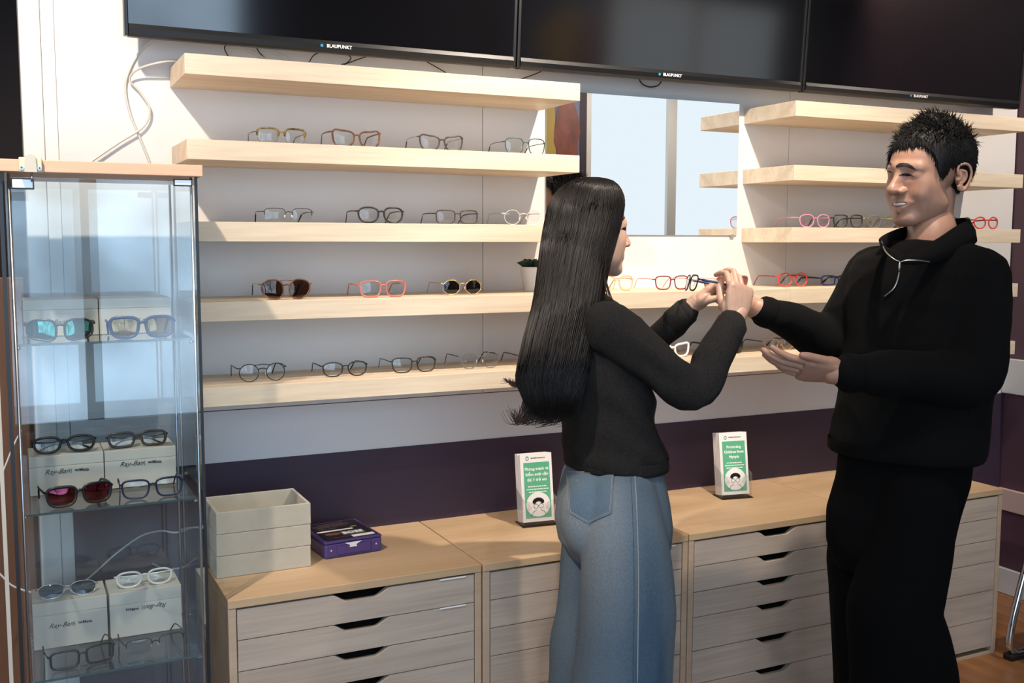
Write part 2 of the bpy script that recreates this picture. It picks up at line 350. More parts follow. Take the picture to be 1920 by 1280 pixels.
# ------------------------------------------------------------------ drawer units
UW, UH, UD = .669, .60, .48
DP = [.0785]*3+[.104]*3
def handle_front(x0, x1, z0, z1, cw=.079, dp_=.021):
    """drawer front outline with a scooped cut-out in the middle of its top edge"""
    c = (x0+x1)/2; P = [(x0, z0), (x1, z0), (x1, z1)]
    n = 8
    for i in range(n+1):
        t = i/n; s = t*t*(3-2*t); P.append((c+cw-.045*t, z1-dp_*s))
    for i in range(n+1):
        t = 1-i/n; s = t*t*(3-2*t); P.append((c-cw+.045*t, z1-dp_*s))
    P.append((x0, z1)); return P
ulab = ['oak drawer unit under the grey trays, nearest the glass cabinet', 'oak drawer unit mostly hidden behind the woman in jeans',
        'oak drawer unit under the second leaflet holder, beside the man', 'oak drawer unit at the far right behind the man']
for k in range(4):
    x0 = .67*k+(.0025 if k == 1 else .0005); dy = -.006 if k == 1 else (0 if k != 0 else .004)
    u = empty('drawer_unit', (x0, -UD+(.004 if k == 0 else 0), 0), 0, ulab[k], 'drawer unit', 'row of oak drawer units')
    Wd = UW-.001-(.003 if k == 1 else 0)
    D = UD-.0012-(.004 if k == 0 else 0)
    obj('top_panel', box(0, Wd, 0, D, UH-.021, UH, .0015), M['oak_top'], u)
    obj('side_panel', box(.0, .019, .0015, D, 0.012, UH-.0215, .001), M['oak_edge'], u)
    obj('side_panel', box(Wd-.019, Wd, .0015, D, 0.012, UH-.0215, .001), M['oak_edge'], u)
    obj('back_panel', box(.0195, Wd-.0195, D-.008, D, .03, UH-.0215), M['oak_edge'], u)
    obj('base_rail', box(.0, Wd, .004, .03, 0.0005, .0115), M['oak_edge'], u)
    obj('inner_shadow_board', box(.0195, Wd-.0195, .16, .166, .03, UH-.0215), M['blackhole'], u)  # dark sheet added as shade behind the drawers
    z = .5755
    for i, p in enumerate(DP):
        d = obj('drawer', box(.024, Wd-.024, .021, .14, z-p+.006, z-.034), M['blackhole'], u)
        b = bmesh.new(); prism(b, handle_front(.0215, Wd-.0215, z-p+.0012, z-.0012), 'y', .003, .0195)
        bmesh.ops.bevel(b, geom=[e for e in b.edges if e.calc_length() < .02 and abs(e.verts[0].co.y-e.verts[1].co.y) < .001], offset=.0008, segments=1, affect='EDGES')
        obj('drawer_front', b, M['oak_front'], d)
        z -= p
    if k in (0, 1):
        for z in ((.575, .497) if k == 0 else (.575,)):
            obj('label_strip', box(Wd-.12, Wd-.045, .0005, .0025, z-.004, z-.0005), M['paper'], u)

# ------------------------------------------------------------------ felt trays and violet tin
def tray(z, label, h=.0565, x0=.006, x1=.251, y0=-.297, y1=-.112, dx=0):
    t = empty('felt_tray', ((x0+x1)/2+dx, (y0+y1)/2, z), 0, label, 'tray', 'stacked grey felt trays')
    w_, d_ = (x1-x0)/2, (y1-y0)/2; th = .008
    obj('tray_base', box(-w_+th, w_-th, -d_+th, d_-th, .0005, .008), M['felt'], t)
    for nme, q in (('tray_side', (-w_, w_, -d_, -d_+th)), ('tray_side', (-w_, w_, d_-th, d_)), ('tray_side', (-w_, -w_+th, -d_+th+.0002, d_-th-.0002)), ('tray_side', (w_-th, w_, -d_+th+.0002, d_-th-.0002))):
        obj(nme, box(*q, 0, h, .0015), M['felt'], t)
    return t
tray(.6005, 'grey felt display tray, bottom of the stack of three')
tray(.6580, 'grey felt display tray, middle of the stack of three', dx=.001)
tray(.7155, 'open grey felt display tray, topmost of the stack of three', dx=.002)
tn = empty('contact_lens_case', (.375, -.155, .6005), math.radians(5), 'flat violet plastic case with a dark printed cover beside the trays', 'case')
obj('case_body', box(-.084, .084, -.098, .098, 0, .040, .006), M['violet'], tn)
obj('lid_rim', box(-.084, .084, -.098, .098, .0402, .047, .003), M['violet'], tn)
cvr = obj('printed_cover', box(-.074, .074, -.088, .088, .0472, .0480), mat('cover_black', (.018, .014, .018), .25), tn)
obj('white_stripe', box(-.07, .036, -.005, .005, .0481, .0484), M['paper'], cvr)
obj('white_patch', box(.005, .07, -.084, -.064, .0481, .0484), M['paper'], cvr)
obj('grey_patch', box(-.012, .055, -.055, -.018, .0481, .0483), mat('print_grey', (.12, .11, .11), .4), cvr)
b = bmesh.new(); prism(b, [(-.035+.022*math.cos(a), -.032+.012*math.sin(a)) for a in np.linspace(0, 6.283, 16, endpoint=False)], 'z', .0481, .0485)
obj('portrait_print', b, mat('print_skin', (.33, .12, .07), .4, noise_amt=.6, noise_scale=(90, 90, 90)), cvr)
text_mesh('BOSS', .026, M['white_ink'], cvr, (.021, -.037, .0486), (0, 0, 0), bold=.0008)
text_mesh('100%', .009, mat('print_lime', (.45, .6, .05), .4), cvr, (.045, .018, .0483), (0, 0, 0))
small_print(cvr, mat('print_dim', (.10, .06, .06), .4), [(-.005, .070, .7), (-.01, .060, 1), (-.01, .050, 1), (-.01, .040, .8), (-.03, .024, .5), (-.02, -.07, .5)], .11, .004, 'z', .0481, 3)
obj('front_latch', box(-.05, .05, -.1005, -.0985, .008, .034, .002), M['violet'], tn)
b = bmesh.new(); prism(b, [(-.028, .0395), (.022, .0395), (.006, .032), (.008, .026), (-.014, .026), (-.012, .032)], 'y', -.1020, -.1008); obj('latch_clip', b, M['whitecord'], tn)
for x in (-.066, .066): text_mesh('+', .012, M['white_ink'], tn, (x, -.0984, .022), (math.radians(90), 0, 0))

# ------------------------------------------------------------------ leaflets in acrylic holders
def leaflets(loc, rz, title, label, lh, sub, who):
    t = empty('leaflet_holder', loc, rz, label, 'leaflet holder', 'leaflet holders on the drawer units')
    w_ = .052; tilt = math.radians(-9)
    # pile of leaflets, leaning back
    T = Matrix.Translation(loc) @ Matrix.Rotation(rz, 4, 'Z')
    R = Matrix.Translation((0, -.012, .0118)) @ Matrix.Rotation(tilt, 4, 'X')
    for i in range(9):
        o = obj('leaflet', box(-w_+.001*(i % 2), w_-.001*((i+1) % 2), .0052*i, .0052*i+.0048, 0, lh-.0012*((i*5) % 4)), M['paper']); o.matrix_world = T @ R
        if i == 0: lf = tag(o, 'front leaflet titled %s in the %s' % (who), 'leaflet', 'leaflets in the %s' % who[1])
        else: tag(o, 'plain white leaflet edge stacked behind the front one in the %s' % who[1], 'leaflet', 'leaflets in the %s' % who[1])
    fr = obj('cover_print', box(-.042, .042, -.0012, -.0004, .012, .180), M['green'], lf)
    def txt(s, size, m, x, z, bold=0, name='lettering'):
        o = text_mesh(s, size, m, fr, (x, -.0014, z), (math.radians(90), 0, 0), name, bold=bold, extrude=.0002); return o
    for i, s in enumerate(title): txt(s, .0128, M['white_ink'], 0, .160-.0165*i, .0003)
    small_print(fr, M['white_ink'], [(0, .107-.0085*i, f_) for i, f_ in enumerate(sub)], .072, .0030, 'y', -.0013, int(lh*1000))
    b = bmesh.new(); prism(b, [(.039*math.cos(a), .052+.037*math.sin(a)) for a in np.linspace(0, 6.283, 40, endpoint=False)], 'y', -.0020, -.0013); cd = obj('print_disc', b, M['paper'], fr)
    txt('E     P', .019, M['green'], 0, .074, .0005)
    # child peering over spectacles: hair, face, spectacles, shoulders as flat print
    b = bmesh.new(); 
    for a in np.linspace(.2, 2.94, 9): prism(b, [(.0135*math.cos(a)+.006*math.cos(q), .0585+.0085*math.sin(a)+.006*math.sin(q)) for q in np.linspace(0, 6.283, 12, endpoint=False)], 'y', -.0030, -.0024)
    obj('hair_print', b, M['ink'], fr)
    b = bmesh.new()
    for sx in (-1, 1): tube(b, [(sx*.0085+.0072*math.cos(q), -.0030, .0475+.0066*math.sin(q)) for q in np.linspace(0, 6.283, 16, endpoint=False)], .0005, 4, True)
    tube(b, [(-.0015, -.003, .048), (.0015, -.003, .048)], .0005, 4)
    for sx in (-1, 1):
        tube(b, [(sx*.006, -.003, .036), (sx*.018, -.003, .030), (sx*.025, -.003, .018)], .0005, 4)
        for k in range(5): tube(b, [(sx*(.022+.003*k), -.003, .044+.004*k), (sx*(.034+.001*k), -.003, .036+.006*k)], .0003, 4)
    obj('line_print', b, M['ink'], fr)
    b = bmesh.new(); tube(b, [(-.029+.0045*math.cos(q), -.0010, .193+.0055*math.sin(q)) for q in np.linspace(0, 6.283, 14, endpoint=False)], .0008, 4, True)
    lg = obj('logo_print', b, mat('logo_teal', (.03, .20, .18), .5), lf)
    small_print(lf, M['ink'], [(.006, .193, 1)], .046, .0028, 'y', -.0003, 7)
    # holder: base, low front with V-dip, back, sides
    b = bmesh.new(); prism(b, [(-w_-.003, .0), (w_+.003, .0), (w_+.003, .085), (.0, .062), (-w_-.003, .085)], 'y', -.0205, -.0185)
    obj('holder_front', b, M['acrylic'], t)
    for s in (-1, 1):
        b = bmesh.new(); prism(b, [(-.0184, 0), (.030, 0), (.052, .11), (-.0184, .085)], 'x', s*(w_+.0015), s*(w_+.003)); obj('holder_side', b, M['acrylic'], t)
    b = bmesh.new(); bx(b, -w_-.006, w_+.006, -.028, .045, 0, .003, .001); obj('holder_base', b, glass('holder_base_acrylic', (.45, .40, .42), 1.5), t)
    return t
leaflets((.985, -.190, .6005), math.radians(-6), ('Phòng tránh và', 'kiểm soát cận', 'thị ở trẻ em'), 'leaflet holder with green covers beside the woman, nearer the trays', .207, (.85, 1, .8), ('in Vietnamese', 'holder nearer the trays'))
leaflets((1.742, -.175, .6005), math.radians(-10), ('Protecting', 'Children from', 'Myopia'), 'leaflet holder with green covers between the woman and the man', .209, (.8, 1, .85), ('in English', 'holder between woman and man'))

# ------------------------------------------------------------------ potted succulent
pp = empty('potted_succulent', (1.018, -.075, SZ[3]+.0005), 0, 'small dark succulent in a white tapered pot behind the woman\'s hair', 'plant')
b = bmesh.new(); lathe(b, [(.022, 0), (.024, .002), (.034, .072), (.0345, .075), (.031, .075), (.0305, .066)], 24); obj('pot', b, M['paper'], pp, True)
leafm = mat('succulent_leaf', (.018, .045, .022), .45)
rg = random.Random(3)
for k in range(14):
    a = k*2.4; el = .35+.9*(k/14); L = .052-.018*(k/14); b = bmesh.new()
    d = Vector((math.cos(a)*math.cos(el), math.sin(a)*math.cos(el), math.sin(el)))
    tube(b, [Vector((0, 0, .066))+d*L*t+Vector((0, 0, .006*math.sin(t*3))) for t in (0, .25, .5, .75, 1)], [.004, .0085, .0095, .006, .0006], 6, flat=.45)
    obj('leaf', b, leafm, pp)

# ------------------------------------------------------------------ glass cabinet
CX0, CX1, CY0, CY1 = -.442, -.055, -.527, -.168
cb = empty('glass_cabinet', (0, 0, 0), 0, 'tall glass display cabinet with cherry wood top at the left edge', 'cabinet')
obj('wood_top', box(-.478, -.043, -.545, -.155, 1.6045, 1.630, .0015), M['cherry'], cb)
obj('base', box(-.47, -.045, -.54, -.16, .001, .07, .002), M['cherry'], cb)
gz0, gz1 = .0705, 1.6040
obj('front_pane', box(CX0+.012, CX1-.010, CY0, CY0+.004, gz0+.004, gz1-.010), M['pane'], cb)
obj('right_pane', box(CX1-.0045, CX1-.0005, CY0+.006, CY1, gz0, gz1), M['pane'], cb)
obj('left_pane', box(CX0, CX0+.004, CY0+.006, CY1, gz0, gz1), M['pane'], cb)
obj('back_pane', box(CX0+.0045, CX1-.005, CY1-.004, CY1, gz0, gz1), M['pane'], cb)
b = bmesh.new(); bx(b, CX1-.0035, CX1+.0025, CY0-.0005, CY0+.0055, gz0, gz1); obj('gasket', b, M['gasket'], cb)
b = bmesh.new(); bx(b, CX0-.012, CX0-.004, CY0+.0, CY0+.0055, gz0, gz1); obj('gasket', b, M['gasket'], cb)
for x, y in ((CX0+.008, CY0+.009), (CX1-.010, CY0+.009), (CX0+.008, CY1-.009), (CX1-.010, CY1-.009)):
    b = bmesh.new(); tube(b, [(x, y, gz0), (x, y, gz1-.001)], .003, 8); obj('corner_rod', b, M['steel'], cb)
b = bmesh.new(); bx(b, CX0-.034, CX0-.026, CY0+.004, CY0+.010, gz0, gz1); obj('side_strip', b, M['beige'], cb)
CS = [1.242, .871, .495]
for z in CS:
    s = obj('glass_shelf', box(CX0+.012, CX1-.016, CY0+.013, CY1-.013, z-.005, z), M['shelfglass'], cb)
    obj('shelf_edge', box(CX0+.012, CX1-.016, CY0+.0122, CY0+.0129, z-.005, z), M['glassedge'], s)
    for x in (CX0+.012, CX1-.016):
        for y in (CY0+.03, CY1-.03):
            b = bmesh.new(); tube(b, [(x-.005, y, z-.010), (x+.005, y, z-.010)], .0045, 8); obj('shelf_peg', b, M['chrome'], cb)
for x0, x1, z0, z1 in ((CX0+.014, CX0+.054, 1.571, 1.590), (CX1-.047, CX1-.011, 1.585, 1.597)):
    h = obj('door_pivot', box(x0, x1, CY0-.007, CY0-.0005, z0, z1, .0015), mat('pivot_silver', (.80, .84, .86), .35, .3), cb)
    obj('pivot_pad', box(x0-.002, x1+.002, CY0-.0004, CY0+.007, z0-.002, z1+.002, .001), M['black'], h)
b = bmesh.new(); tube(b, [(CX0+.052, CY0-.012, 1.604), (CX0+.052, CY0-.012, 1.584)], .0026, 8); obj('lock_bolt', b, M['chrome'], cb)
lk = obj('lock_body', box(CX0+.028, CX0+.072, CY0-.030, CY0-.0185, 1.6035, 1.634, .002), mat('cream_plastic', (.74, .64, .43), .4), cb)
b = bmesh.new(); prism(b, [(CX0+.038, 1.6035), (CX0+.062, 1.6035), (CX0+.060, 1.636), (CX0+.050, 1.640), (CX0+.040, 1.636)], 'y', CY0-.036, CY0-.0302); obj('lock_ridge', b, M['beige'], lk)
for x in (CX0+.033, CX0+.067):
    b = bmesh.new(); tube(b, [(x, CY0-.0302, 1.612), (x, CY0-.032, 1.612)], .0045, 12); s = obj('screw', b, M['steel'], lk)
    b = bmesh.new(); bx(b, x-.0028, x+.0028, CY0-.0324, CY0-.0321, 1.6114, 1.6126); bx(b, x-.0006, x+.0006, CY0-.0324, CY0-.0321, 1.6092, 1.6148); obj('screw_slot', b, M['ink'], lk)

# cream spectacle boxes in the cabinet
def sbox(x0, x1, y0, z, h, d, label, flip=False, tz=.45):
    t = empty('spectacle_box', ((x0+x1)/2, y0, z+.0006), 0, label, 'box', 'cream spectacle boxes in the glass cabinet')
    w_ = (x1-x0)/2
    obj('box_body', box(-w_, w_, 0, d, 0, h*.72, .0012), M['beige'], t)
    obj('box_lid', box(-w_, w_, 0, d, h*.72+.0004, h, .0012), M['beige'], t)
    g = empty('tmp'); bpy.data.objects.remove(g)
    rot = (math.radians(90), math.radians(180) if flip else 0, 0); s = -1 if flip else 1
    text_mesh('Ray-Ban', .0165, M['ink'], t, (s*-.022, -.0006, h*tz), rot, shear=.5, bold=-.0001)
    text_mesh('|', .013, M['ink'], t, (s*.009, -.0006, h*tz), rot)
    text_mesh('∞Meta', .0105, M['ink'], t, (s*.032, -.0006, h*tz), rot, bold=.0002)
sbox(-.416, -.2565, -.345, CS[0], .084, .12, 'left cream spectacle box on the top glass shelf', tz=.38)
sbox(-.2545, -.094, -.345, CS[0], .084, .12, 'right cream spectacle box on the top glass shelf', tz=.38)
sbox(-.418, -.2565, -.345, CS[1], .092, .12, 'left cream spectacle box on the middle glass shelf', tz=.58)
sbox(-.2545, -.092, -.345, CS[1], .092, .12, 'right cream spectacle box on the middle glass shelf', tz=.62)
sbox(-.424, -.2595, -.325, CS[2], .112, .12, 'left cream spectacle box on the lowest glass shelf', tz=.48)
sbox(-.2540, -.086, -.325, CS[2], .112, .12, 'right cream spectacle box with upside-down lettering on the lowest glass shelf', True, .6)

# ------------------------------------------------------------------ cords
def cord(name, pts, r, m, label, cat='cable', group=None):
    b = bmesh.new(); tube(b, catmull(pts, 8), r, 6); o = obj(name, b, m); return tag(o, label, cat, group)
def wp(px, py, y=-.006): return at(px, py, 'y', y)
cord('clear_cord', [wp(285, 74, -.02), wp(263, 96), wp(243, 130), wp(235, 165), wp(243, 210), wp(262, 258), wp(281, 306), wp(289, 330)], .0034, M['cord'], 'clear cord hanging straight from the left television behind the cabinet')
cord('clear_cord', [wp(352, 118, -.03), wp(334, 114, -.05), wp(300, 117, -.05), wp(258, 130, -.03), wp(243, 150, -.014), wp(262, 172, -.014), wp(281, 206, -.014), wp(268, 238, -.014), wp(222, 268, -.014), wp(172, 302, -.014), wp(150, 318, -.014)], .0030, M['cord'], 'clear cord looping from the top left shelf end toward the cabinet top')
cc = [[(428, 78), (421, 90), (428, 106)], [(440, 80), (470, 95), (500, 110)], [(480, 86), (486, 98), (496, 108)], [(500, 90), (525, 102), (545, 114)], [(602, 96), (588, 104), (580, 116)], [(645, 98), (658, 108), (650, 118), (640, 121)], [(694, 103), (672, 111), (645, 121)], [(795, 112), (815, 124), (836, 136)], [(1027, 127), (1005, 138), (978, 148)], [(1197, 142), (1203, 156), (1218, 163), (1234, 160), (1242, 149)]]
cl = ['dark cable nearest the left end under the left television', 'pale cable slanting down behind the top shelf', 'short dark cable beside a pale one under the left television', 'pale cable slanting right under the left television', 'dark cable arching left of the television logo', 'curled dark cable under the left television logo', 'dark cable slanting to the right of the left television logo', 'dark cable slanting down near the middle of the top left shelf', 'dark cable slanting up to the joint of the left and middle televisions', 'black cable loop hanging under the middle television']
for k, (p, l) in enumerate(zip(cc, cl)):
    p = [(p[0][0], p[0][1]-9)]+p
    cord('television_cable', [wp(x, y, -.03 if i else -.06) for i, (x, y) in enumerate(p)], .0016 if k != 9 else .0022, M['cord'] if k in (1, 3) else M['black'], l, 'cable', 'cables under the televisions')
cord('white_cord', [wp(-40, 985, -.03), wp(0, 897, -.03), wp(24, 838, -.03), wp(40, 806, -.03)], .0022, M['whitecord'], 'white cord rising at the left edge behind the cabinet')
cord('white_cord', [wp(-60, 1010, -.10), wp(0, 1076, -.09), wp(32, 1102, -.08), wp(90, 1113, -.06), wp(150, 1095, -.03), wp(215, 1040, -.012), wp(262, 1006, -.012), wp(300, 995, -.012), wp(330, 998, -.012), wp(365, 988, -.012), wp(400, 985, -.012)], .0026, M['whitecord'], 'white cord sagging across the wall behind the glass cabinet')
cord('white_cord', [wp(285, 1056, -.012), wp(310, 1066, -.012), wp(340, 1064, -.012), wp(372, 1054, -.012)], .0022, M['whitecord'], 'short white cord low on the wall behind the glass cabinet')

# ------------------------------------------------------------------ chair at the right edge
ch = empty('visitor_chair', (2.90, -.60, 0), 0, 'chrome-legged chair with a black foot at the right edge', 'chair')
def cp(px, py, y): return at(px, py, 'y', y)-np.array([2.90, -.60, 0])
foot = at(1893, 1226, 'z', .02)
b = bmesh.new(); q0 = foot-np.array([2.90, -.60, 0]); 
pts = [q0+np.array([.30, -.02, .0]), q0+np.array([.06, 0, .0]), q0+np.array([.012, 0, .012]), q0+np.array([-.003, 0, .05]), q0+np.array([.012, .0, .14]), q0+np.array([.060, .0, .30]), q0+np.array([.10, .0, .42])]
tube(b, catmull(pts, 6), .0125, 12); obj('leg', b, M['chrome'], ch)
b = bmesh.new(); tube(b, catmull([p+np.array([0, -.44, 0]) for p in pts], 6), .0125, 12); obj('leg', b, M['chrome'], ch)
b = bmesh.new(); bx(b, q0[0]-.012, q0[0]+.10, q0[1]-.02, q0[1]+.02, -.0005, .022, .006); obj('rubber_foot', b, M['black'], ch)
b = bmesh.new(); bx(b, q0[0]-.012, q0[0]+.10, q0[1]-.46, q0[1]-.42, -.0005, .022, .006); obj('rubber_foot', b, M['black'], ch)
obj('seat', box(q0[0]+.09, q0[0]+.52, q0[1]-.45, q0[1]+.01, .425, .465, .015), M['black'], ch)
obj('backrest', box(q0[0]+.49, q0[0]+.53, q0[1]-.45, q0[1]+.01, .48, .85, .015), M['black'], ch)
# ------------------------------------------------------------------ spectacles
CLEAR = glass('clear_lens', (.93, .95, .95), 1.3, 1.5, .0)
def fm(name, c, rough=.3, metal=0): return mat(name, c, rough, metal)
G = dict(black=fm('frame_black', (.012, .012, .013)), navy=fm('frame_navy', (.012, .018, .06)), tort=mat('frame_tortoise', (.20, .075, .03), .3, noise_amt=.85, noise_scale=(70, 70, 70)),
         tortY=mat('frame_tortoise_gold', (.30, .21, .06), .3, noise_amt=.95, noise_scale=(110, 110, 110)), gold=fm('frame_gold', (.75, .55, .28), .25, 1), silver=fm('frame_silver', (.6, .6, .6), .25, 1),
         teal=fm('frame_teal', (.05, .10, .095), .35, .5), coral=fm('frame_coral', (.55, .16, .11), .25), clear=mat('frame_crystal', (.72, .66, .58), .15, spec=.8), pink=fm('frame_pink', (.75, .25, .42)),
         red=fm('frame_red', (.65, .055, .045)), burg=fm('frame_burgundy', (.22, .02, .03)), beige=fm('frame_honey', (.70, .46, .24)), white=fm('frame_white', (.85, .84, .82)), green=fm('frame_green', (.02, .12, .07)),
         brown=fm('frame_brown', (.05, .035, .03)), blue=fm('frame_blue', (.015, .03, .12)), grey=fm('frame_grey', (.12, .12, .12)), yellow=fm('frame_yellow', (.60, .52, .05)), rose=fm('frame_rose', (.65, .36, .26), .3, .6))
def tinted(name, c, c2, refl=1.2): return glass(name, c, refl, 1.5, .02, c2)
L = dict(clear=CLEAR, brown=tinted('lens_brown', (.10, .045, .03), (1, .9, .85)), black=tinted('lens_black', (.03, .028, .025), (.9, .95, 1)), grey=tinted('lens_grey', (.16, .17, .16), (1, 1, 1)),
         rose=tinted('lens_rose', (.28, .12, .10), (1, .8, .75)), green=tinted('lens_green_mirror', (.02, .08, .07), (.25, 1, .8), 4), gold=tinted('lens_gold_mirror', (.30, .20, .11), (1, .75, .4), 3), red=tinted('lens_red_mirror', (.12, .01, .02), (1, .2, .35), 4), blue=tinted('lens_blue_grey', (.12, .17, .20), (.8, .9, 1), 1.5))
def lens_curve(kind, w_, h_, n=36):
    """outline of the right-hand lens: +x is the outer side"""
    P = []
    for k in range(n):
        a = 2*math.pi*k/n; c, s = math.cos(a), math.sin(a)
        e = {'rect': 4.2, 'round': 2.0, 'panto': 2.5, 'cat': 2.9, 'aviator': 2.3, 'geo': 2.2, 'square': 3.3, 'shield': 3.0}[kind]
        r = (abs(c)**e+abs(s)**e)**(-1/e); x, z = r*c, r*s
        if kind == 'geo':
            q = math.pi/4; x, z = c/math.cos(((a+q/2) % q)-q/2)*.96, s/math.cos(((a+q/2) % q)-q/2)*.96
        if kind in ('panto', 'square'): x *= 1+.12*z
        if kind == 'rect': x *= 1+.04*z
        if kind == 'cat': x = x*(1+.15*z); z = z+.30*max(0, x)**1.5*max(0, z+.35)-.06*max(0, z)*max(0, -x)
        if kind == 'aviator': x = x*(1+.05*z)+.10*(z)*1.0-.02; z = z*(1-.08*x)
        if kind == 'shield': z = z*(1-.18*x*(1 if z < 0 else .2)); x *= 1.0
        P.append((x*w_/2, z*h_/2))
    return P
def spectacles(label, loc, rz=0, W=.134, kind='panto', h=.042, gap=.017, rim='black', r=.0016, temple=None, lens='clear', style='full', tr=.0019, group='spectacles on the left shelves', rx=0, fold=False, tl=.125, depth=1.3, top=None, pads=None, tip=None, drop=.03, name=None, wrap=.006, matrix=None):
    temple = temple or rim
    name = name or ('sunglasses' if lens != 'clear' else 'eyeglasses')
    lw = (W-gap)/2-.004; cx = gap/2+lw/2
    t = empty(name, loc, rz, label, 'sunglasses' if name == 'sunglasses' else 'glasses', group)
    if rx: t.rotation_euler = (rx, 0, rz)
    zc = h/2+r+.0004
    if kind == 'cat': zc -= 0
    def yy(x): return wrap*(abs(x)/(W/2))**2
    b = bmesh.new()
    crv = lens_curve(kind, lw, h); zlow = min(z for x, z in crv); zc = -zlow+r*1.0+.0003
    for s in (-1, 1):
        pts = [(s*(cx+x), yy(cx+x), zc+z) for x, z in crv]
        if style == 'full': tube(b, pts, r, 6, True, flat=depth, up=(0, 1, 0))
        elif style in ('half', 'brow'):
            up_ = [p for p, (x, z) in zip(pts, crv) if z > -.05*h]; up_.sort(key=lambda p: p[0]); tube(b, up_, r if style == 'half' else r*1.7, 6, flat=depth, up=(0, 1, 0))
            if style == 'brow':
                lo = [p for p, (x, z) in zip(pts, crv) if z < .1*h]; lo.sort(key=lambda p: p[0]); tube(b, lo, .0006, 5)
        # end piece
        xo = max(crv, key=lambda p: p[0]+p[1]*(1.2 if kind == 'cat' else .5))
        ze = zc+h*.26 if kind != 'cat' else zc+xo[1]*.86
        tube(b, [(s*(cx+lw/2-.002), yy(W/2), ze), (s*(W/2+.0005), yy(W/2)+.003, ze), (s*(W/2+.001), yy(W/2)+.009, ze)], max(r*1.15, .0016), 6)
    # bridge
    ib = [p for p in crv if p[0] < 0]; ins = min(crv, key=lambda p: p[0]); zb = zc+h*.16
    xi = gap/2+(.0006)
    def xin(z): 
        q = min(crv, key=lambda p: abs(p[1]-z)+(10 if p[0] > 0 else 0)); return cx+q[0]
    zz = h*.18; xi = xin(zz)
    tube(b, [(-xi, 0, zc+zz), (-xi*.5, -.001, zc+zz+.0025), (0, -.0015, zc+zz+.0032), (xi*.5, -.001, zc+zz+.0025), (xi, 0, zc+zz)], max(r*.95, .0011), 6, flat=depth, up=(0, 1, 0))
    if style == 'double' or top:
        z2 = h*.42; x2 = xin(z2); tube(b, [(-x2, 0, zc+z2), (0, -.001, zc+z2+.003), (x2, 0, zc+z2)], .0011, 6)
    obj('frame', b, G[rim], t)
    if style == 'rimless' or style in ('half',): pass
    for s in (-1, 1):
        b = bmesh.new(); fa = []
        vs = [b.verts.new((s*(cx+x*.985), yy(cx+x)+.0003, zc+z*.985)) for x, z in crv]
        vc = b.verts.new((s*cx, yy(cx)-.0022, zc)); mid = [b.verts.new((s*(cx+x*.55), yy(cx+x*.55)-.0014, zc+z*.55)) for x, z in crv]
        n = len(vs)
        for k in range(n):
            b.faces.new((mid[k], mid[(k+1) % n], vc)).smooth = True; b.faces.new((vs[k], vs[(k+1) % n], mid[(k+1) % n], mid[k])).smooth = True
        bmesh.ops.recalc_face_normals(b, faces=b.faces); obj('lens', b, L[lens], t)
    ze_ = ze
    for s in (-1, 1):
        b = bmesh.new(); y0 = yy(W/2)+.009
        if fold:
            pts = [(s*(W/2), y0, ze_), (s*(W/2-.02), y0+.006, ze_-.001), (s*-.02, y0+.008+.005*(s+1), ze_-.006), (s*-(W/2-.012), y0+.010+.005*(s+1), ze_-drop*.7)]
        else:
            pts = [(s*(W/2+.001), y0, ze_), (s*(W/2+.002), y0+tl*.35, ze_+.001), (s*(W/2-.001), y0+tl*.70, ze_-.001), (s*(W/2-.004), y0+tl*.80, ze_-.006), (s*(W/2-.008), y0+tl, max(.0022, ze_-drop-.004))]
        q = catmull(pts, 5); R = [tr*(1.0+.25*(i/len(q) > .75)) for i in range(len(q))]
        tube(b, q, R, 6, flat=.6 if not fold else 1, up=(0, 0, 1))
        tp = obj('temple', b, G[temple], t)
        if tip:
            b = bmesh.new(); k0 = int(len(q)*.72); tube(b, q[k0:], [tr*1.5]*len(q[k0:]), 6, up=(0, 0, 1)); obj('temple_tip', b, G[tip], tp)
    if pads or (pads is None and r < .0013):
        for s in (-1, 1):
            b = bmesh.new(); tube(b, [(s*(gap/2-.001), .004, zc+h*.02), (s*(gap/2+.0005), .005, zc-h*.16)], .0022, 6, flat=.5); obj('nose_pad', b, G['clear'], t)
    if matrix is not None: t.matrix_world = matrix
    return t
yS = -.205
S2, S3, S4, S5 = [z+.0005 for z in SZ[1:]]
sp = spectacles
gl = 'spectacles on the left shelves'
sp('gold and tortoise browline glasses, first on the second left shelf', (.217, yS, S2), kind='square', h=.040, rim='tortY', r=.0014, style='brow', temple='tortY', tr=.0015)
sp('tortoiseshell cat-eye glasses on the second left shelf', (.421, yS, S2), W=.138, kind='cat', h=.042, rim='tort', r=.0021)
sp('slim black cat-eye glasses with thin metal temples', (.669, yS, S2), kind='cat', h=.040, rim='brown', r=.0019, temple='silver', tr=.0011, tip='black')
sp('thin dark teal squarish wire glasses by the mirror edge', (.933, yS, S2), kind='square', h=.046, rim='teal', r=.0012, tr=.0011, temple='teal', tip='brown', gap=.02)
sp('silver half-rim rectangular glasses, first on the third left shelf', (.232, yS, S3), kind='rect', h=.036, rim='brown', r=.0009, style='half', temple='brown', tr=.0014, tip='black', gap=.02)
sp('thick black rounded glasses with gold temple joints on the third left shelf', (.488, yS, S3), kind='panto', h=.041, rim='black', r=.0021, temple='tort')
sp('dark brown rectangular glasses on the third left shelf', (.716, yS, S3), kind='rect', h=.037, rim='brown', r=.0016, temple='black', tr=.0016)
sp('rimless round glasses with thin wire temples by the mirror', (.926, yS, S3), W=.126, kind='round', h=.042, rim='clear', r=.0006, style='full', temple='silver', tr=.0009, gap=.022)
sp('brown aviator sunglasses with gold temples on the fourth left shelf', (.215, -.232, S4), kind='aviator', h=.050, rim='tort', r=.0017, lens='brown', temple='gold', tr=.0010, tip='black', top=True, W=.136)
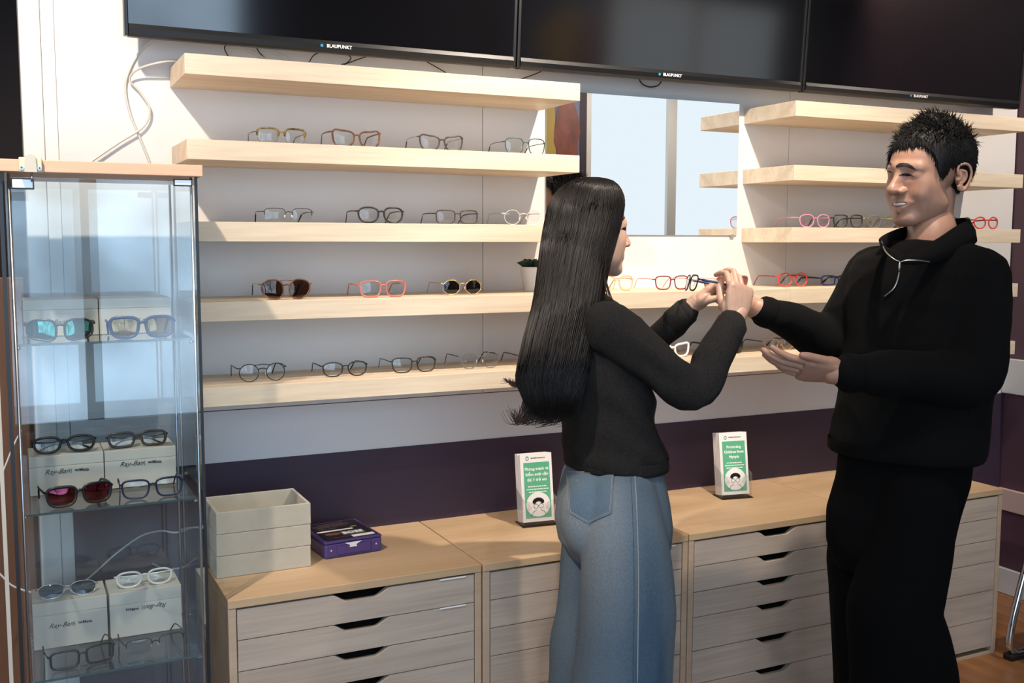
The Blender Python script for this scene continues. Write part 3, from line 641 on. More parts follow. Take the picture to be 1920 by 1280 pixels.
sp('translucent coral square glasses on the fourth left shelf', (.482, -.236, S4), kind='square', h=.042, rim='coral', r=.0020, temple='coral', W=.136)
sp('black hexagonal sunglasses with pale gold frame on the fourth left shelf', (.738, -.19, S4), kind='geo', h=.042, rim='gold', r=.0012, lens='black', temple='rose', tr=.0011, W=.128)
sp('thin black round glasses with double bridge, first on the lowest left shelf', (.154, -.205, S5), kind='round', h=.046, rim='black', r=.0010, top=True, temple='black', tr=.0017, W=.128, gap=.02)
sp('black oval glasses, second on the lowest left shelf', (.382, -.200, S5), kind='panto', h=.038, rim='black', r=.0016, W=.13)
sp('black squarish glasses, third on the lowest left shelf', (.586, -.195, S5), kind='square', h=.041, rim='black', r=.0015, tr=.0014, W=.136)
sp('fine round wire glasses with dark temples, fourth on the lowest left shelf', (.792, -.193, S5), kind='round', h=.047, rim='grey', r=.0009, temple='black', tr=.0015, W=.128, gap=.02)
sp('brown glasses on the lowest left shelf beside the woman\'s hair', (.985, -.19, S5), kind='panto', h=.04, rim='brown', temple='brown')
gm = 'spectacles on the shelf sections below the mirror'
sp('honey coloured round glasses beside the woman\'s chin', (1.262, -.185, S4), kind='panto', h=.045, rim='beige', r=.0017, W=.126, group=gm)
sp('burgundy glasses with pink temples left of the woman\'s raised hand', (1.470, -.185, S4), kind='square', h=.042, rim='burg', r=.0017, temple='rose', tr=.0015, W=.13, group=gm)
sp('rose tinted square sunglasses behind the woman\'s fingers', (1.722, -.17, S4), kind='square', h=.040, rim='rose', r=.0009, lens='rose', temple='rose', tr=.0011, W=.136, top=True, group=gm)
sp('red round glasses with gold temple joints behind the man\'s sleeve', (1.983, -.165, S4), kind='round', h=.044, rim='red', r=.0021, temple='burg', tr=.0020, W=.134, group='spectacles on the right shelves')
sp('dark blue glasses lying beside the red round pair', (2.19, -.15, S4), kind='rect', h=.032, rim='blue', r=.0022, temple='navy', tr=.003, W=.136, group='spectacles on the right shelves')
sp('white cat-eye glasses under the woman\'s forearm', (1.472, -.19, S5), kind='cat', h=.040, rim='white', r=.0030, W=.134, group=gm)
sp('black square sunglasses beside the woman\'s sleeve', (1.70, -.175, S5), kind='square', h=.040, rim='black', r=.0024, lens='grey', tr=.0028, W=.138, group=gm)
sp('thin grey glasses partly behind the man\'s sleeve', (1.935, -.16, S5), kind='panto', h=.040, rim='rose', r=.0010, temple='brown', tr=.0016, W=.132, group=gm)
gr = 'spectacles on the right shelves'
sp('pink glasses at the left end of the right third shelf', (2.041, -.20, S3), kind='panto', h=.042, rim='pink', r=.0014, group=gr, W=.136)
sp('black square glasses on the right third shelf', (2.191, -.20, S3), kind='square', h=.042, rim='black', r=.0020, group=gr, W=.138)
sp('grey crystal glasses on the right third shelf', (2.346, -.20, S3), kind='panto', h=.042, rim='grey', temple='yellow', r=.0014, group=gr, W=.132)
sp('yellow glasses just left of the man\'s chin', (2.492, -.20, S3), kind='round', h=.040, rim='yellow', r=.002, temple='coral', group=gr, W=.126)
sp('green round glasses behind the man\'s collar', (2.735, -.20, S3), kind='round', h=.040, rim='green', r=.0018, group=gr, W=.126)
sp('bright red round glasses at the right end of the right third shelf', (2.880, -.195, S3), kind='round', h=.042, rim='red', r=.0024, temple='red', tr=.0026, group=gr, W=.132)
gc = 'spectacles in the glass cabinet'
C1, C2, C3 = [z+.0006 for z in CS]
sp('green mirrored sport sunglasses on the top glass shelf', (-.345, -.490, C1), kind='shield', h=.044, rim='black', r=.0022, lens='green', tr=.003, W=.14, wrap=.016, group=gc, tl=.10)
sp('gold mirrored sunglasses on the top glass shelf', (-.175, -.488, C1), kind='square', h=.045, rim='blue', r=.0030, lens='gold', tr=.003, W=.142, wrap=.010, group=gc, tl=.10)
sp('black glasses with a tinted lens on the left middle box', (-.340, -.325, C2+.0925), kind='panto', h=.036, rim='black', r=.0026, fold=True, W=.138, group=gc, rx=-.25)
sp('dark brown glasses on the right middle box', (-.176, -.325, C2+.0925), kind='square', h=.034, rim='brown', r=.0026, fold=True, W=.138, group=gc, rx=-.25)
sp('red mirrored square sunglasses on the middle glass shelf', (-.318, -.480, C2), rz=math.radians(10), kind='square', h=.043, rim='black', r=.0028, lens='red', tr=.003, W=.142, group=gc, tl=.10)
sp('clear black square glasses on the middle glass shelf', (-.163, -.478, C2), kind='square', h=.042, rim='navy', r=.0020, W=.138, group=gc, tl=.10)
sp('blue-grey rimless sunglasses on the left lowest box', (-.345, -.300, C3+.1125), kind='panto', h=.034, rim='silver', r=.0007, lens='blue', fold=True, W=.136, group=gc, rx=-.5)
sp('clear crystal glasses on the right lowest box', (-.168, -.300, C3+.1125), kind='panto', h=.036, rim='clear', r=.0022, fold=True, W=.136, group=gc, rx=-.25)
sp('black rectangular glasses on the lowest glass shelf', (-.325, -.470, C3), rz=math.radians(8), kind='rect', h=.040, rim='black', r=.0022, W=.142, group=gc, tl=.10)
sp('thin half-rim glasses on the lowest glass shelf', (-.165, -.455, C3), rz=math.radians(6), kind='rect', h=.036, rim='black', r=.0010, style='half', W=.138, group=gc, tl=.10)
# ------------------------------------------------------------------ people: shared tools
from mathutils.bvhtree import BVHTree
def N3(v): v = np.array(v, float); return v/np.linalg.norm(v)
def loft(b, rings, n=28, ex=2.3, cap=True):
    """rings: (centre, vecA, vecB) half-axis vectors; superelliptic sections"""
    RR = []
    for c, A, B in rings:
        c, A, B = np.array(c, float), np.array(A, float), np.array(B, float); r = []
        for k in range(n):
            a = 2*math.pi*k/n; ca, sa = math.cos(a), math.sin(a); q = (abs(ca)**ex+abs(sa)**ex)**(-1/ex)
            r.append(b.verts.new(c+A*ca*q+B*sa*q))
        RR.append(r)
    for A, B in zip(RR, RR[1:]):
        for k in range(n): b.faces.new((A[k], A[(k+1) % n], B[(k+1) % n], B[k]))
    if cap: b.faces.new(RR[0][::-1]); b.faces.new(RR[-1])
    return b
def limb(b, pts, rad, n=18, sub=6, flat=1.0, round_ends=True):
    P = catmull([list(p)+[r] for p, r in zip([np.array(q) for q in pts], rad)], sub)
    X = [p[:3] for p in P]; R = [max(p[3], .001) for p in P]
    if round_ends:
        for end in (0, -1):
            t = N3(X[0]-X[1]) if end == 0 else N3(X[-1]-X[-2]); r = R[end]; c = X[end]
            ex = [(c+t*r*math.sin(a), r*math.cos(a)) for a in (.4, .8, 1.2, 1.5)]
            if end == 0: X = [e[0] for e in ex[::-1]]+X; R = [e[1] for e in ex[::-1]]+R
            else: X = X+[e[0] for e in ex]; R = R+[e[1] for e in ex]
    return tube(b, X, R, n, flat=flat)
def ball(b, c, r, m=None):
    s = bmesh.ops.create_uvsphere(b, u_segments=20, v_segments=12, radius=1)['verts']
    rr = np.array(r if isinstance(r, (list, tuple)) else [r]*3, float)
    for v in s:
        p = np.array(v.co)*rr
        if m is not None: p = m @ p
        v.co = p+np.array(c)
def remesh(b, voxel, smooth=4, factor=.5):
    me = bpy.data.meshes.new('tmp'); bmesh.ops.recalc_face_normals(b, faces=b.faces); b.to_mesh(me); b.free()
    o = bpy.data.objects.new('tmp', me); COL.objects.link(o)
    md = o.modifiers.new('r', 'REMESH'); md.mode = 'VOXEL'; md.voxel_size = voxel
    if smooth:
        s = o.modifiers.new('s', 'SMOOTH'); s.iterations = smooth; s.factor = factor
    dg = bpy.context.evaluated_depsgraph_get(); out = bpy.data.meshes.new_from_object(o.evaluated_get(dg))
    bpy.data.objects.remove(o); bpy.data.meshes.remove(me)
    return out
def arr(me):
    v = np.empty(len(me.vertices)*3); me.vertices.foreach_get('co', v); n = np.empty(len(me.vertices)*3); me.vertices.foreach_get('normal', n)
    return v.reshape(-1, 3), n.reshape(-1, 3)
def setv(me, v): me.vertices.foreach_set('co', v.ravel()); me.update()
def displace(me, fn):
    v, n = arr(me); d = np.array([fn(Vector(p), Vector(q)) for p, q in zip(v, n)]); setv(me, v+n*d[:, None]); return me
def polys(me):
    return [tuple(p.vertices) for p in me.polygons]
def join(meshes, name):
    V = []; F = []; off = 0
    for m_ in meshes:
        if isinstance(m_, tuple): v, f = m_
        else: v, _ = arr(m_); f = polys(m_)
        V.append(np.array(v)); F += [tuple(i+off for i in q) for q in f]; off += len(v)
    me = bpy.data.meshes.new(name); me.from_pydata(np.vstack(V).tolist(), [], F); me.update()
    return me
def bvh(me):
    return BVHTree.FromPolygons([tuple(v.co) for v in me.vertices], polys(me))
CV = Vector(CAM)
def hit(tree, px, py, off=.001, maxd=6):
    d = Vector(ray(px, py)).normalized(); p, n, i, s = tree.ray_cast(CV, d, maxd)
    if p is None: return None
    if n.dot(d) > 0: n = -n
    return p+n*off
def decal(tree, poly, off=.0012, step=2.0):
    """patch following a surface under an image-space outline; returns bmesh"""
    poly = np.array(poly, float); c = poly.mean(0); b = bmesh.new(); rows = []
    n = len(poly)
    dense = [poly[i]+(poly[(i+1) % n]-poly[i])*k/6 for i in range(n) for k in range(6)]
    for f in (1, .9, .8, .7, .58, .46, .34, .2):
        r = [hit(tree, *(c+(p-c)*f), off) for p in dense]
        if any(q is None for q in r):
            fb = [q for q in r if q is not None]
            if not fb: return b
            m_ = sum(fb, Vector())/len(fb); r = [q if q is not None else m_ for q in r]
        rows.append([b.verts.new(q) for q in r])
    cc = hit(tree, *c, off) or rows[-1][0].co; vc = b.verts.new(cc); m_ = len(dense)
    for A, B in zip(rows, rows[1:]):
        for k in range(m_): b.faces.new((A[k], A[(k+1) % m_], B[(k+1) % m_], B[k])).smooth = True
    for k in range(m_): b.faces.new((rows[-1][k], rows[-1][(k+1) % m_], vc)).smooth = True
    return b
def line_on(tree, pts, r, b=None, off=.0005, n=6, taper=False, sub=5):
    b = b or bmesh.new(); q = catmull([np.array([*p, 0.]) for p in pts], sub); P = [hit(tree, p[0], p[1], off) for p in q]; P = [p for p in P if p is not None]
    if len(P) < 2: return b
    m_ = len(P); R = [r*(1 if not taper else (.25+.75*math.sin(math.pi*min(1, (i+.5)/m_)))) for i in range(m_)]
    return tube(b, P, R, n)
# ---- heads as signed-distance blends, sampled along rays from the head's centre
def sd_ell(p, c, r):
    q = p-np.array(c); r = np.array(r); k0 = np.linalg.norm(q/r, axis=1); k1 = np.linalg.norm(q/(r*r), axis=1)+1e-9; return k0*(k0-1)/k1
def sd_cap(p, a, b_, r0, r1=None):
    a, b_ = np.array(a), np.array(b_); r1 = r0 if r1 is None else r1; d = b_-a; t = np.clip(((p-a)@d)/(d@d), 0, 1); return np.linalg.norm(p-a-t[:, None]*d, axis=1)-(r0+(r1-r0)*t)
def smin(a, b_, k):
    h = np.clip(.5+.5*(b_-a)/k, 0, 1); return b_+(a-b_)*h-k*h*(1-h)
def smax(a, b_, k): return -smin(-a, -b_, k)
def head_sdf(p, smile=0., male=True):
    d = sd_ell(p, (0, -.014, .032), (.0745, .094, .082))
    d = smin(d, sd_ell(p, (0, .031, -.020), (.057, .057, .080)), .03)
    d = smin(d, sd_ell(p, (0, .026, -.066), (.054 if male else .049, .052, .044)), .025)
    for s in (-1, 1):
        d = smin(d, sd_cap(p, (s*.048, .0, -.070), (s*.018, .064, -.101), .016, .014), .022)          # jaw line
        d = smin(d, sd_ell(p, (s*.040, .050, -.026), (.021, .021, .021)), .02)                       # cheek bone
        d = smin(d, sd_cap(p, (s*.010, .084, .020), (s*.040, .066, .016), .010, .009), .014)          # brow
        d = smax(d, -sd_ell(p, (s*.031, .099, .001), (.018, .0145, .0095)), .014)                      # socket
        d = smin(d, sd_ell(p, (s*.031, .0655, -.001), (.0145, .0145, .0115)), .006)                   # lids over the eye
        d = smin(d, sd_ell(p, (s*.040, .030, -.052), (.021, .036, .034)), .02)                       # cheek
        if smile: d = smin(d, sd_ell(p, (s*.032, .062, -.044), (.016, .015, .014)), .018)             # lifted cheek
    d = smin(d, sd_ell(p, (0, .070, -.102), (.020, .017, .014)), .02)                                 # chin
    d = smin(d, sd_cap(p, (0, .086, .008), (0, .111 if male else .106, -.027), .0080, .0095 if male else .0085), .012)                     # nose ridge
    d = smin(d, sd_ell(p, (0, .114 if male else .107, -.034), (.0125, .0110, .0105) if male else (.011, .0095, .0090)), .008)                             # nose tip
    for s in (-1, 1): d = smin(d, sd_ell(p, (s*.0130, .097 if male else .093, -.037), (.0088, .0105, .0080) if male else (.0080, .0090, .0070)), .006)     # nostrils
    d = smin(d, sd_ell(p, (0, .076, -.066), (.024, .018, .022)), .014)                                # muzzle
    c = .004*smile
    for s in (-1, 1):
        e = s*(.024+.004*smile)
        d = smin(d, sd_cap(p, (0, .0915, -.0605), (e, .0785, -.0655+c), .0056, .0028), .005)          # upper lip
        d = smin(d, sd_cap(p, (0, .0895, -.0755-.006*smile), (e, .0780, -.0675+c), .0064, .0028), .005)  # lower lip
    if smile:
        m_ = np.minimum(sd_cap(p, (-.017, .090, -.0665), (0, .098, -.0690), .0032, .0050), sd_cap(p, (.017, .090, -.0665), (0, .098, -.0690), .0032, .0050))
        d = smax(d, -m_, .003)
    else:
        d = smax(d, -sd_cap(p, (-.02, .0885, -.0675), (.02, .0885, -.0675), .0014), .002)
    return d
def head_shape(smile, male, nu=270, nv=190, grow=None):
    c0 = np.array([0, .004, -.012]); th = np.linspace(0, 2*math.pi, nu, endpoint=False); ph = np.linspace(.02, math.pi-.02, nv)
    T, Pp = np.meshgrid(th, ph); D = np.stack([np.sin(Pp)*np.sin(T), np.sin(Pp)*np.cos(T), np.cos(Pp)], -1).reshape(-1, 3)
    t = np.full(len(D), .19)
    for i in range(46):
        d = head_sdf(c0+D*t[:, None], smile, male); t = np.maximum(t-.7*d, .02)
    V = c0+D*t[:, None]
    F = []
    for j in range(nv-1):
        for i in range(nu):
            a = j*nu+i; b_ = j*nu+(i+1) % nu; F.append((a, b_, b_+nu, a+nu))
    F.append(tuple(range(nu))[::-1]); F.append(tuple(range((nv-1)*nu, nv*nu)))
    return V, F, D, (nu, nv)
def ear_shape(side):
    """outer ear in head-local space on one side (+1 = local +x)"""
    b = bmesh.new(); s = side; c = np.array([s*.071, -.030, -.012])
    def e(u, v, o): return c+np.array([s*(o+.010*max(0, -u*30)), u, v])     # u forward, v up
    hx = [(.010, .006), (.013, .018), (.008, .029), (-.004, .033), (-.015, .027), (-.020, .012), (-.017, -.004), (-.009, -.018), (-.002, -.027), (.006, -.025), (.010, -.016)]
    tube(b, catmull([e(u, v, .014 if u < .005 else .008) for u, v in hx], 4), [.0034]*8+[.0036]*12+[.0036]*8+[.0045]*13, 8)
    tube(b, catmull([e(.002, .018, .010), e(-.008, .014, .012), e(-.009, .0, .011), e(-.002, -.011, .009), e(.008, -.012, .008)], 4), .0035, 8)
    ball(b, e(.009, -.003, .005), (.006, .005, .006)); ball(b, e(.002, -.021, .010), (.004, .007, .007))
    ball(b, e(-.003, .004, .001), (.010, .014, .024))
    return remesh(b, .0016, 3)
def hand_shape(side, curls, thumb, scale=1., slim=1., stub=-.045):
    """wrist at origin, fingers +y, back of hand +z; side=+1 right hand (thumb at -x)"""
    b = bmesh.new(); S = side
    loft(b, [((0, y, z), (w_, 0, 0), (0, 0, t_)) for y, w_, t_, z in ((stub, .0255, .019, 0), (stub*.45, .0255, .0185, 0), (.0, .0275, .0185, 0), (.028, .036, .0165, -.001), (.058, .041, .0145, 0), (.082, .040, .0122, .001), (.092, .036, .0095, .001))], 24, 2.6)
    ball(b, (-S*.024, .030, -.010), (.016, .026, .013)); ball(b, (S*.024, .030, -.008), (.012, .028, .011))
    base = [(-.0285, .084), (-.0095, .090), (.0098, .087), (.0275, .077)]
    lens = [(.043, .026, .021), (.047, .029, .022), (.043, .027, .021), (.034, .020, .018)]
    rads = [.0088, .0090, .0085, .0076]
    for (bx_, by), ln, r, (m1, m2, m3, spd) in zip(base, lens, rads, curls):
        p = np.array([S*bx_, by-.012, .000]); P = [p]; R = [r*slim*1.08]; a = 0
        for k, (l, c) in enumerate(zip((ln[0]+.012, ln[1], ln[2]), (m1, m2, m3))):
            a += c; d = np.array([math.sin(S*spd)*math.cos(a), math.cos(spd)*math.cos(a), -math.sin(a)])
            P.append(p+d*l*.5); R.append(r*slim*(1.0-.06*k)); p = p+d*l; P.append(p); R.append(r*slim*((1.02, .93, .78)[k]))
        limb(b, P, R, 12, 3)
    for (bx_, by) in base: ball(b, (S*bx_, by-.006, .002), .0108*slim)
    a1, a2, a3, out, down = thumb
    p = np.array([-S*.020, .010, -.008]); P = [p]; R = [.0125*slim]
    d0 = N3([-S*math.cos(out), math.sin(out), -down]); ax = N3([-S*math.sin(out)*-1, -math.cos(out)*-1*1, 0])
    bend = N3([S*math.sin(out), math.cos(out), -.25])
    ang = 0
    for k, (l, c) in enumerate(zip((.044, .033, .027), (a1, a2, a3))):
        ang += c; d = d0*math.cos(ang)+bend*math.sin(ang); P.append(p+d*l*.5); R.append((.0122, .0104, .0098)[k]*slim); p = p+d*l; P.append(p); R.append((.0112, .0102, .0078)[k]*slim)
    limb(b, P, R, 12, 3)
    me = remesh(b, .0017, 8, .5); v, _ = arr(me); return v*scale, polys(me)
def frame(Y, Z):
    Y = N3(Y); Z = np.array(Z, float); Z = N3(Z-Y*(Z@Y)); X = np.cross(Y, Z); return np.stack([X, Y, Z], 1)
def skin_mat(name, base, lip, red):
    m = bpy.data.materials.new(name); m.use_nodes = True; nt = m.node_tree; p = nt.nodes['Principled BSDF']
    a = nt.nodes.new('ShaderNodeVertexColor'); a.layer_name = 'skin'
    nz = nt.nodes.new('ShaderNodeTexNoise'); nz.inputs['Scale'].default_value = 60; mx = nt.nodes.new('ShaderNodeMixRGB'); mx.blend_type = 'MULTIPLY'; mx.inputs[0].default_value = .25
    nt.links.new(a.outputs[0], mx.inputs[1]); nt.links.new(nz.outputs['Fac'], mx.inputs[2])
    br = nt.nodes.new('ShaderNodeBrightContrast'); br.inputs[1].default_value = .02; nt.links.new(mx.outputs[0], br.inputs[0])
    nt.links.new(br.outputs[0], p.inputs['Base Color']); p.inputs['Roughness'].default_value = .42; p.inputs['Specular IOR Level'].default_value = .4
    p.inputs['Subsurface Weight'].default_value = .12; p.inputs['Subsurface Radius'].default_value = (.012, .004, .002); p.inputs['Subsurface Scale'].default_value = .6
    return m
def paint(me, cols):
    ca = me.color_attributes.new('skin', 'FLOAT_COLOR', 'POINT'); a = np.ones((len(me.vertices), 4)); a[:, :3] = cols; ca.data.foreach_set('color', a.ravel())
def strands(name, lists, radii, m, parent, n=4, cols=None):
    V = []; F = []; tot = 0
    for P, R in zip(lists, radii):
        P = np.array(P); k = len(P); t = np.gradient(P, axis=0); t /= np.linalg.norm(t, axis=1)[:, None]+1e-9
        a = np.cross(t, np.array([.3, .2, .9])); a /= np.linalg.norm(a, axis=1)[:, None]+1e-9; c = np.cross(t, a); off = tot; tot += k*n
        ring = np.stack([P+(a*math.cos(2*math.pi*j/n)+c*math.sin(2*math.pi*j/n))*np.array(R)[:, None] for j in range(n)], 1).reshape(-1, 3); V.append(ring)
        for i in range(k-1):
            for j in range(n): F.append((off+i*n+j, off+i*n+(j+1) % n, off+(i+1)*n+(j+1) % n, off+(i+1)*n+j))
    me = bpy.data.meshes.new(name); me.from_pydata(np.vstack(V).tolist(), [], F); me.update()
    return obj(name, me, m, parent, True)
# ------------------------------------------------------------------ the man
SK_M = skin_mat('skin_tan', None, None, None); SK_F = skin_mat('skin_light', None, None, None)
HAIR = mat('black_hair', (.006, .005, .0045), .55, spec=.3)
HAIRF = mat('dark_hair_sheen', (.0065, .005, .0042), .36, spec=.30)
KNIT_B = mat('black_knit', (.0032, .003, .003), .95, spec=.15, bump=.25, bump_scale=900)
TROUS = mat('black_trouser', (.0025, .0025, .0028), .95, spec=.1)
KNIT_G = mat('charcoal_knit', (.024, .0215, .020), .95, spec=.2, noise_amt=.5, noise_scale=(260, 260, 260), bump=.3, bump_scale=700)
def part(name, me, m, root, smooth=True):
    o = obj(name, me, m, None, smooth); o.parent = root; o.matrix_parent_inverse = Matrix.Translation(-Vector(root.location)); return o
def fold_noise(f1, a1, f2, a2, stretch=(1, 1, 1)):
    def fn(p, n):
        q = Vector((p.x*stretch[0], p.y*stretch[1], p.z*stretch[2]))
        w_ = noise.noise_vector(q*4)*.05
        v = noise.noise((q+w_)*f1); r = 1-abs(noise.noise((q+w_)*f2))
        return v*a1+(r*r-.5)*a2
    return fn
def build_body(name, root, head, Ohead, Rhead, hscale, torso, arms, legs, neck, hands, base_col, lip_col, smile, male, m):
    """one continuous skin mesh: remeshed trunk and limbs + head + ears + hands"""
    b = bmesh.new(); loft(b, torso, 24, 2.2)
    for P, R in arms: limb(b, P, R)
    for P, R in legs: limb(b, P, R)
    limb(b, *neck)
    trunk = remesh(b, .006, 4)
    V, F, D, g = head
    W = (V*hscale) @ Rhead.T+Ohead
    ears = []
    for s in ((-1, 1) if male else ()):
        e = ear_shape(s); v, _ = arr(e); ears.append(((v*hscale) @ Rhead.T+Ohead, polys(e)))
    tv, _ = arr(trunk)
    me = join([trunk, (W, F)]+ears+[(v @ Rm.T+o, f) for (v, f), Rm, o in hands], name)
    n0 = len(tv); col = np.tile(np.array(base_col), (len(me.vertices), 1))
    # lips and flush on the head part
    L_ = V; lipd = np.full(len(L_), 9.)
    c = .004*smile
    for s in (-1, 1):
        e = s*(.024+.004*smile)
        lipd = np.minimum(lipd, sd_cap(L_, (0, .0915, -.0605), (e, .0785, -.0655+c), .0056, .0028)); lipd = np.minimum(lipd, sd_cap(L_, (0, .0895, -.0755-.006*smile), (e, .0780, -.0675+c), .0064, .0028))
    k = np.clip(1-(lipd-.0002)/.0016, 0, 1)[:, None]; hc = col[n0:n0+len(L_)]
    fl = np.exp(-(((np.abs(L_[:, 0])-.042)/.02)**2+((L_[:, 1]-.07)/.03)**2+((L_[:, 2]+.035)/.022)**2))[:, None]
    hc = hc*(1-fl*.35)+np.array(base_col)*np.array([1.0, .72, .70])*fl*.35
    nb = np.exp(-((L_[:, 0]/.02)**2+((L_[:, 1]-.1)/.02)**2+((L_[:, 2]+.036)/.014)**2))[:, None]; hc = hc*(1-nb*.25)+np.array(base_col)*np.array([1.0, .70, .66])*nb*.25
    if smile:
        mo = np.minimum(sd_cap(L_, (-.017, .090, -.0665), (0, .098, -.0690), .0036, .0054), sd_cap(L_, (.017, .090, -.0665), (0, .098, -.0690), .0036, .0054)); q = np.clip(1-mo/.0008, 0, 1)[:, None]
    hc = hc*(1-k)+np.array(lip_col)*k
    if smile: hc = hc*(1-q)+np.array([.10, .025, .02])*q
    col[n0:n0+len(L_)] = hc; paint(me, col)
    o = part(name, me, m, root)
    hm = bpy.data.meshes.new('tmp'); hm.from_pydata(W.tolist(), [], F); hm.update()
    return o, hm
DM = 2.65
mroot_xy = dep(1700, 1000, DM)
man = empty('person', (mroot_xy[0], mroot_xy[1], 0), 0, 'man in a black half-zip sweater and black trousers holding out his open hands', 'person')
mF = N3([-.90, -.42, 0]); mR = np.array([-mF[1]*-1*-1, 0, 0]); mR = N3(np.cross(mF, [0, 0, 1]))   # his right
Z3 = np.array([0, 0, 1.])
def ring_m(px, py, a, b_, d=DM): return (dep(px, py, d), mR*a, mF*b_)
tor = [(1742, 452, .085, .07), (1743, 466, .135, .085), (1741, 484, .185, .10), (1739, 510, .20, .115), (1735, 560, .203, .128), (1728, 640, .195, .133), (1714, 720, .188, .138), (1703, 800, .188, .144), (1698, 830, .190, .148), (1697, 848, .184, .142)]
bm = bmesh.new(); loft(bm, [ring_m(*t) for t in tor], 36, 2.25)
S_far, E_far, W_far = dep(1640, 515, 2.77), dep(1561, 636, 2.79), dep(1432, 582, 2.69)
S_nr, E_nr, W_nr = dep(1836, 532, 2.56), dep(1812, 705, 2.50), dep(1588, 699, 2.42)
limb(bm, [S_far, S_far*.5+E_far*.5, E_far, E_far*.5+W_far*.5, W_far], [.078, .070, .066, .054, .0375])
limb(bm, [S_nr, S_nr*.5+E_nr*.5+np.array([.006, -.006, 0]), E_nr, E_nr*.5+W_nr*.5, W_nr], [.070, .074, .072, .060, .044])
swm = remesh(bm, .0055, 6)
fn0 = fold_noise(5, .006, 7, .010, (1, 1, .7))
def fold_m(p, n):
    # soft diagonal drapes, stronger on sleeves
    return fn0(p, n)+.004*math.sin(60*(p.z+.35*p.x)+4*noise.noise(p*5))*max(0, noise.noise(p*3))
displace(swm, fold_m)
# trousers
bm = bmesh.new()
loft(bm, [ring_m(1697, 830, .160, .120), ring_m(1690, 900, .160, .124), ring_m(1674, 960, .160, .126), ring_m(1668, 1020, .152, .12), ring_m(1664, 1070, .12, .09)], 30, 2.3)
lgN = [(1718, 950, 2.56, .098), (1706, 1030, 2.555, .104), (1690, 1100, 2.55, .108), (1680, 1150, 2.55, .112), (1690, 1220, 2.56, .122), (1696, 1300, 2.57, .128), (1690, 1420, 2.58, .125), (1680, 1560, 2.60, .118)]
lgF = [(1644, 940, 2.74, .09), (1634, 1030, 2.74, .108), (1638, 1100, 2.73, .113), (1642, 1180, 2.73, .112), (1646, 1280, 2.73, .110), (1648, 1420, 2.74, .11), (1646, 1540, 2.75, .105)]
for lg in (lgN, lgF): limb(bm, [dep(x, y, d) for x, y, d, r in lg], [r for *_, r in lg], 24)
trm = remesh(bm, .0075, 5); displace(trm, fold_noise(4, .008, 6, .008, (1, 1, .35)))
v, _ = arr(trm); v[:, 2] = np.maximum(v[:, 2], .03); setv(trm, v)
# body
OM = dep(1733, 328, DM); HSM = 1.07
mf = N3([-.997, -.075, -.05]); RhM = frame(mf, [0.05, 0, 1])
headM = head_shape(1., True)
cur_open = [(.14, .26, .2, -.03), (.16, .28, .22, .0), (.20, .30, .24, .03), (.24, .32, .26, .06)]
cur_rel = [(.28, .35, .25, -.06), (.34, .40, .28, -.01), (.40, .42, .3, .05), (.46, .45, .3, .12)]
thumb_open = (0.05, .12, .08, 1.12, -.10)
hL = hand_shape(-1, cur_open, thumb_open, 1.02)
YL = -RT*.97+UP*.10-FW*.10; ZL = -FW*.55-UP*.80
hR = hand_shape(1, cur_rel, (0.2, .2, .1, .7, .2), 1.02, stub=-.010)
YR = -RT*.62+UP*.12+FW*.72; ZR = -UP*.85-RT*.15+FW*.25
wl = W_nr+(-RT)*.018; wr = W_far+(-RT)*.020+FW*.010+UP*.002
core = [(c, A*.80, B*.80) for c, A, B in [ring_m(*t) for t in tor[:-1]]]+[ring_m(1690, 930, .15, .12), ring_m(1684, 985, .13, .11)]
body, headmesh = build_body('body', man, headM, OM, RhM, HSM, core,
    [([S_far, E_far, W_far, wr], [.050, .040, .029, .0265]), ([S_nr, E_nr, W_nr, wl+(-RT)*.02], [.050, .042, .030, .027])],
    [([dep(x, y, d) for x, y, d, r in lg], [r*.62 for *_, r in lg]) for lg in (lgN, lgF)],
    ([OM+RhM @ np.array([0, -.028, -.045])*HSM, OM+RhM @ np.array([0, -.022, -.10])*HSM, dep(1748, 440, DM), dep(1746, 490, DM)], [.058, .057, .062, .075]),
    [(hL, frame(YL, ZL), wl), (hR, frame(YR, ZR), wr)], (.47, .245, .16), (.40, .13, .10), 1., True, SK_M)
swo = part('sweater', swm, KNIT_B, man); tro = part('trousers', trm, TROUS, man)
tS = bvh(swm); tH = bvh(headmesh)
# cuffs and hem as ribbed bands
def cuff(P0, P1, r, m, root, L_=.03, par=None):
    t = N3(P1-P0); b = bmesh.new(); tube(b, [P1-t*L_, P1-t*L_*.5, P1, P1+t*.004], [r*1.02, r*1.05, r*1.0, r*.86], 24); return part('cuff', b, m, root)
cuff(E_far, W_far-RT*.004, .0395, KNIT_B, man); cuff(E_nr, W_nr-RT*.006, .0450, KNIT_B, man)
bm = bmesh.new(); A = [ring_m(1697, 826, .192, .150), ring_m(1697, 844, .193, .151), ring_m(1697, 850, .187, .145)]; loft(bm, A, 40, 2.25, cap=False); part('hem', bm, KNIT_B, man)
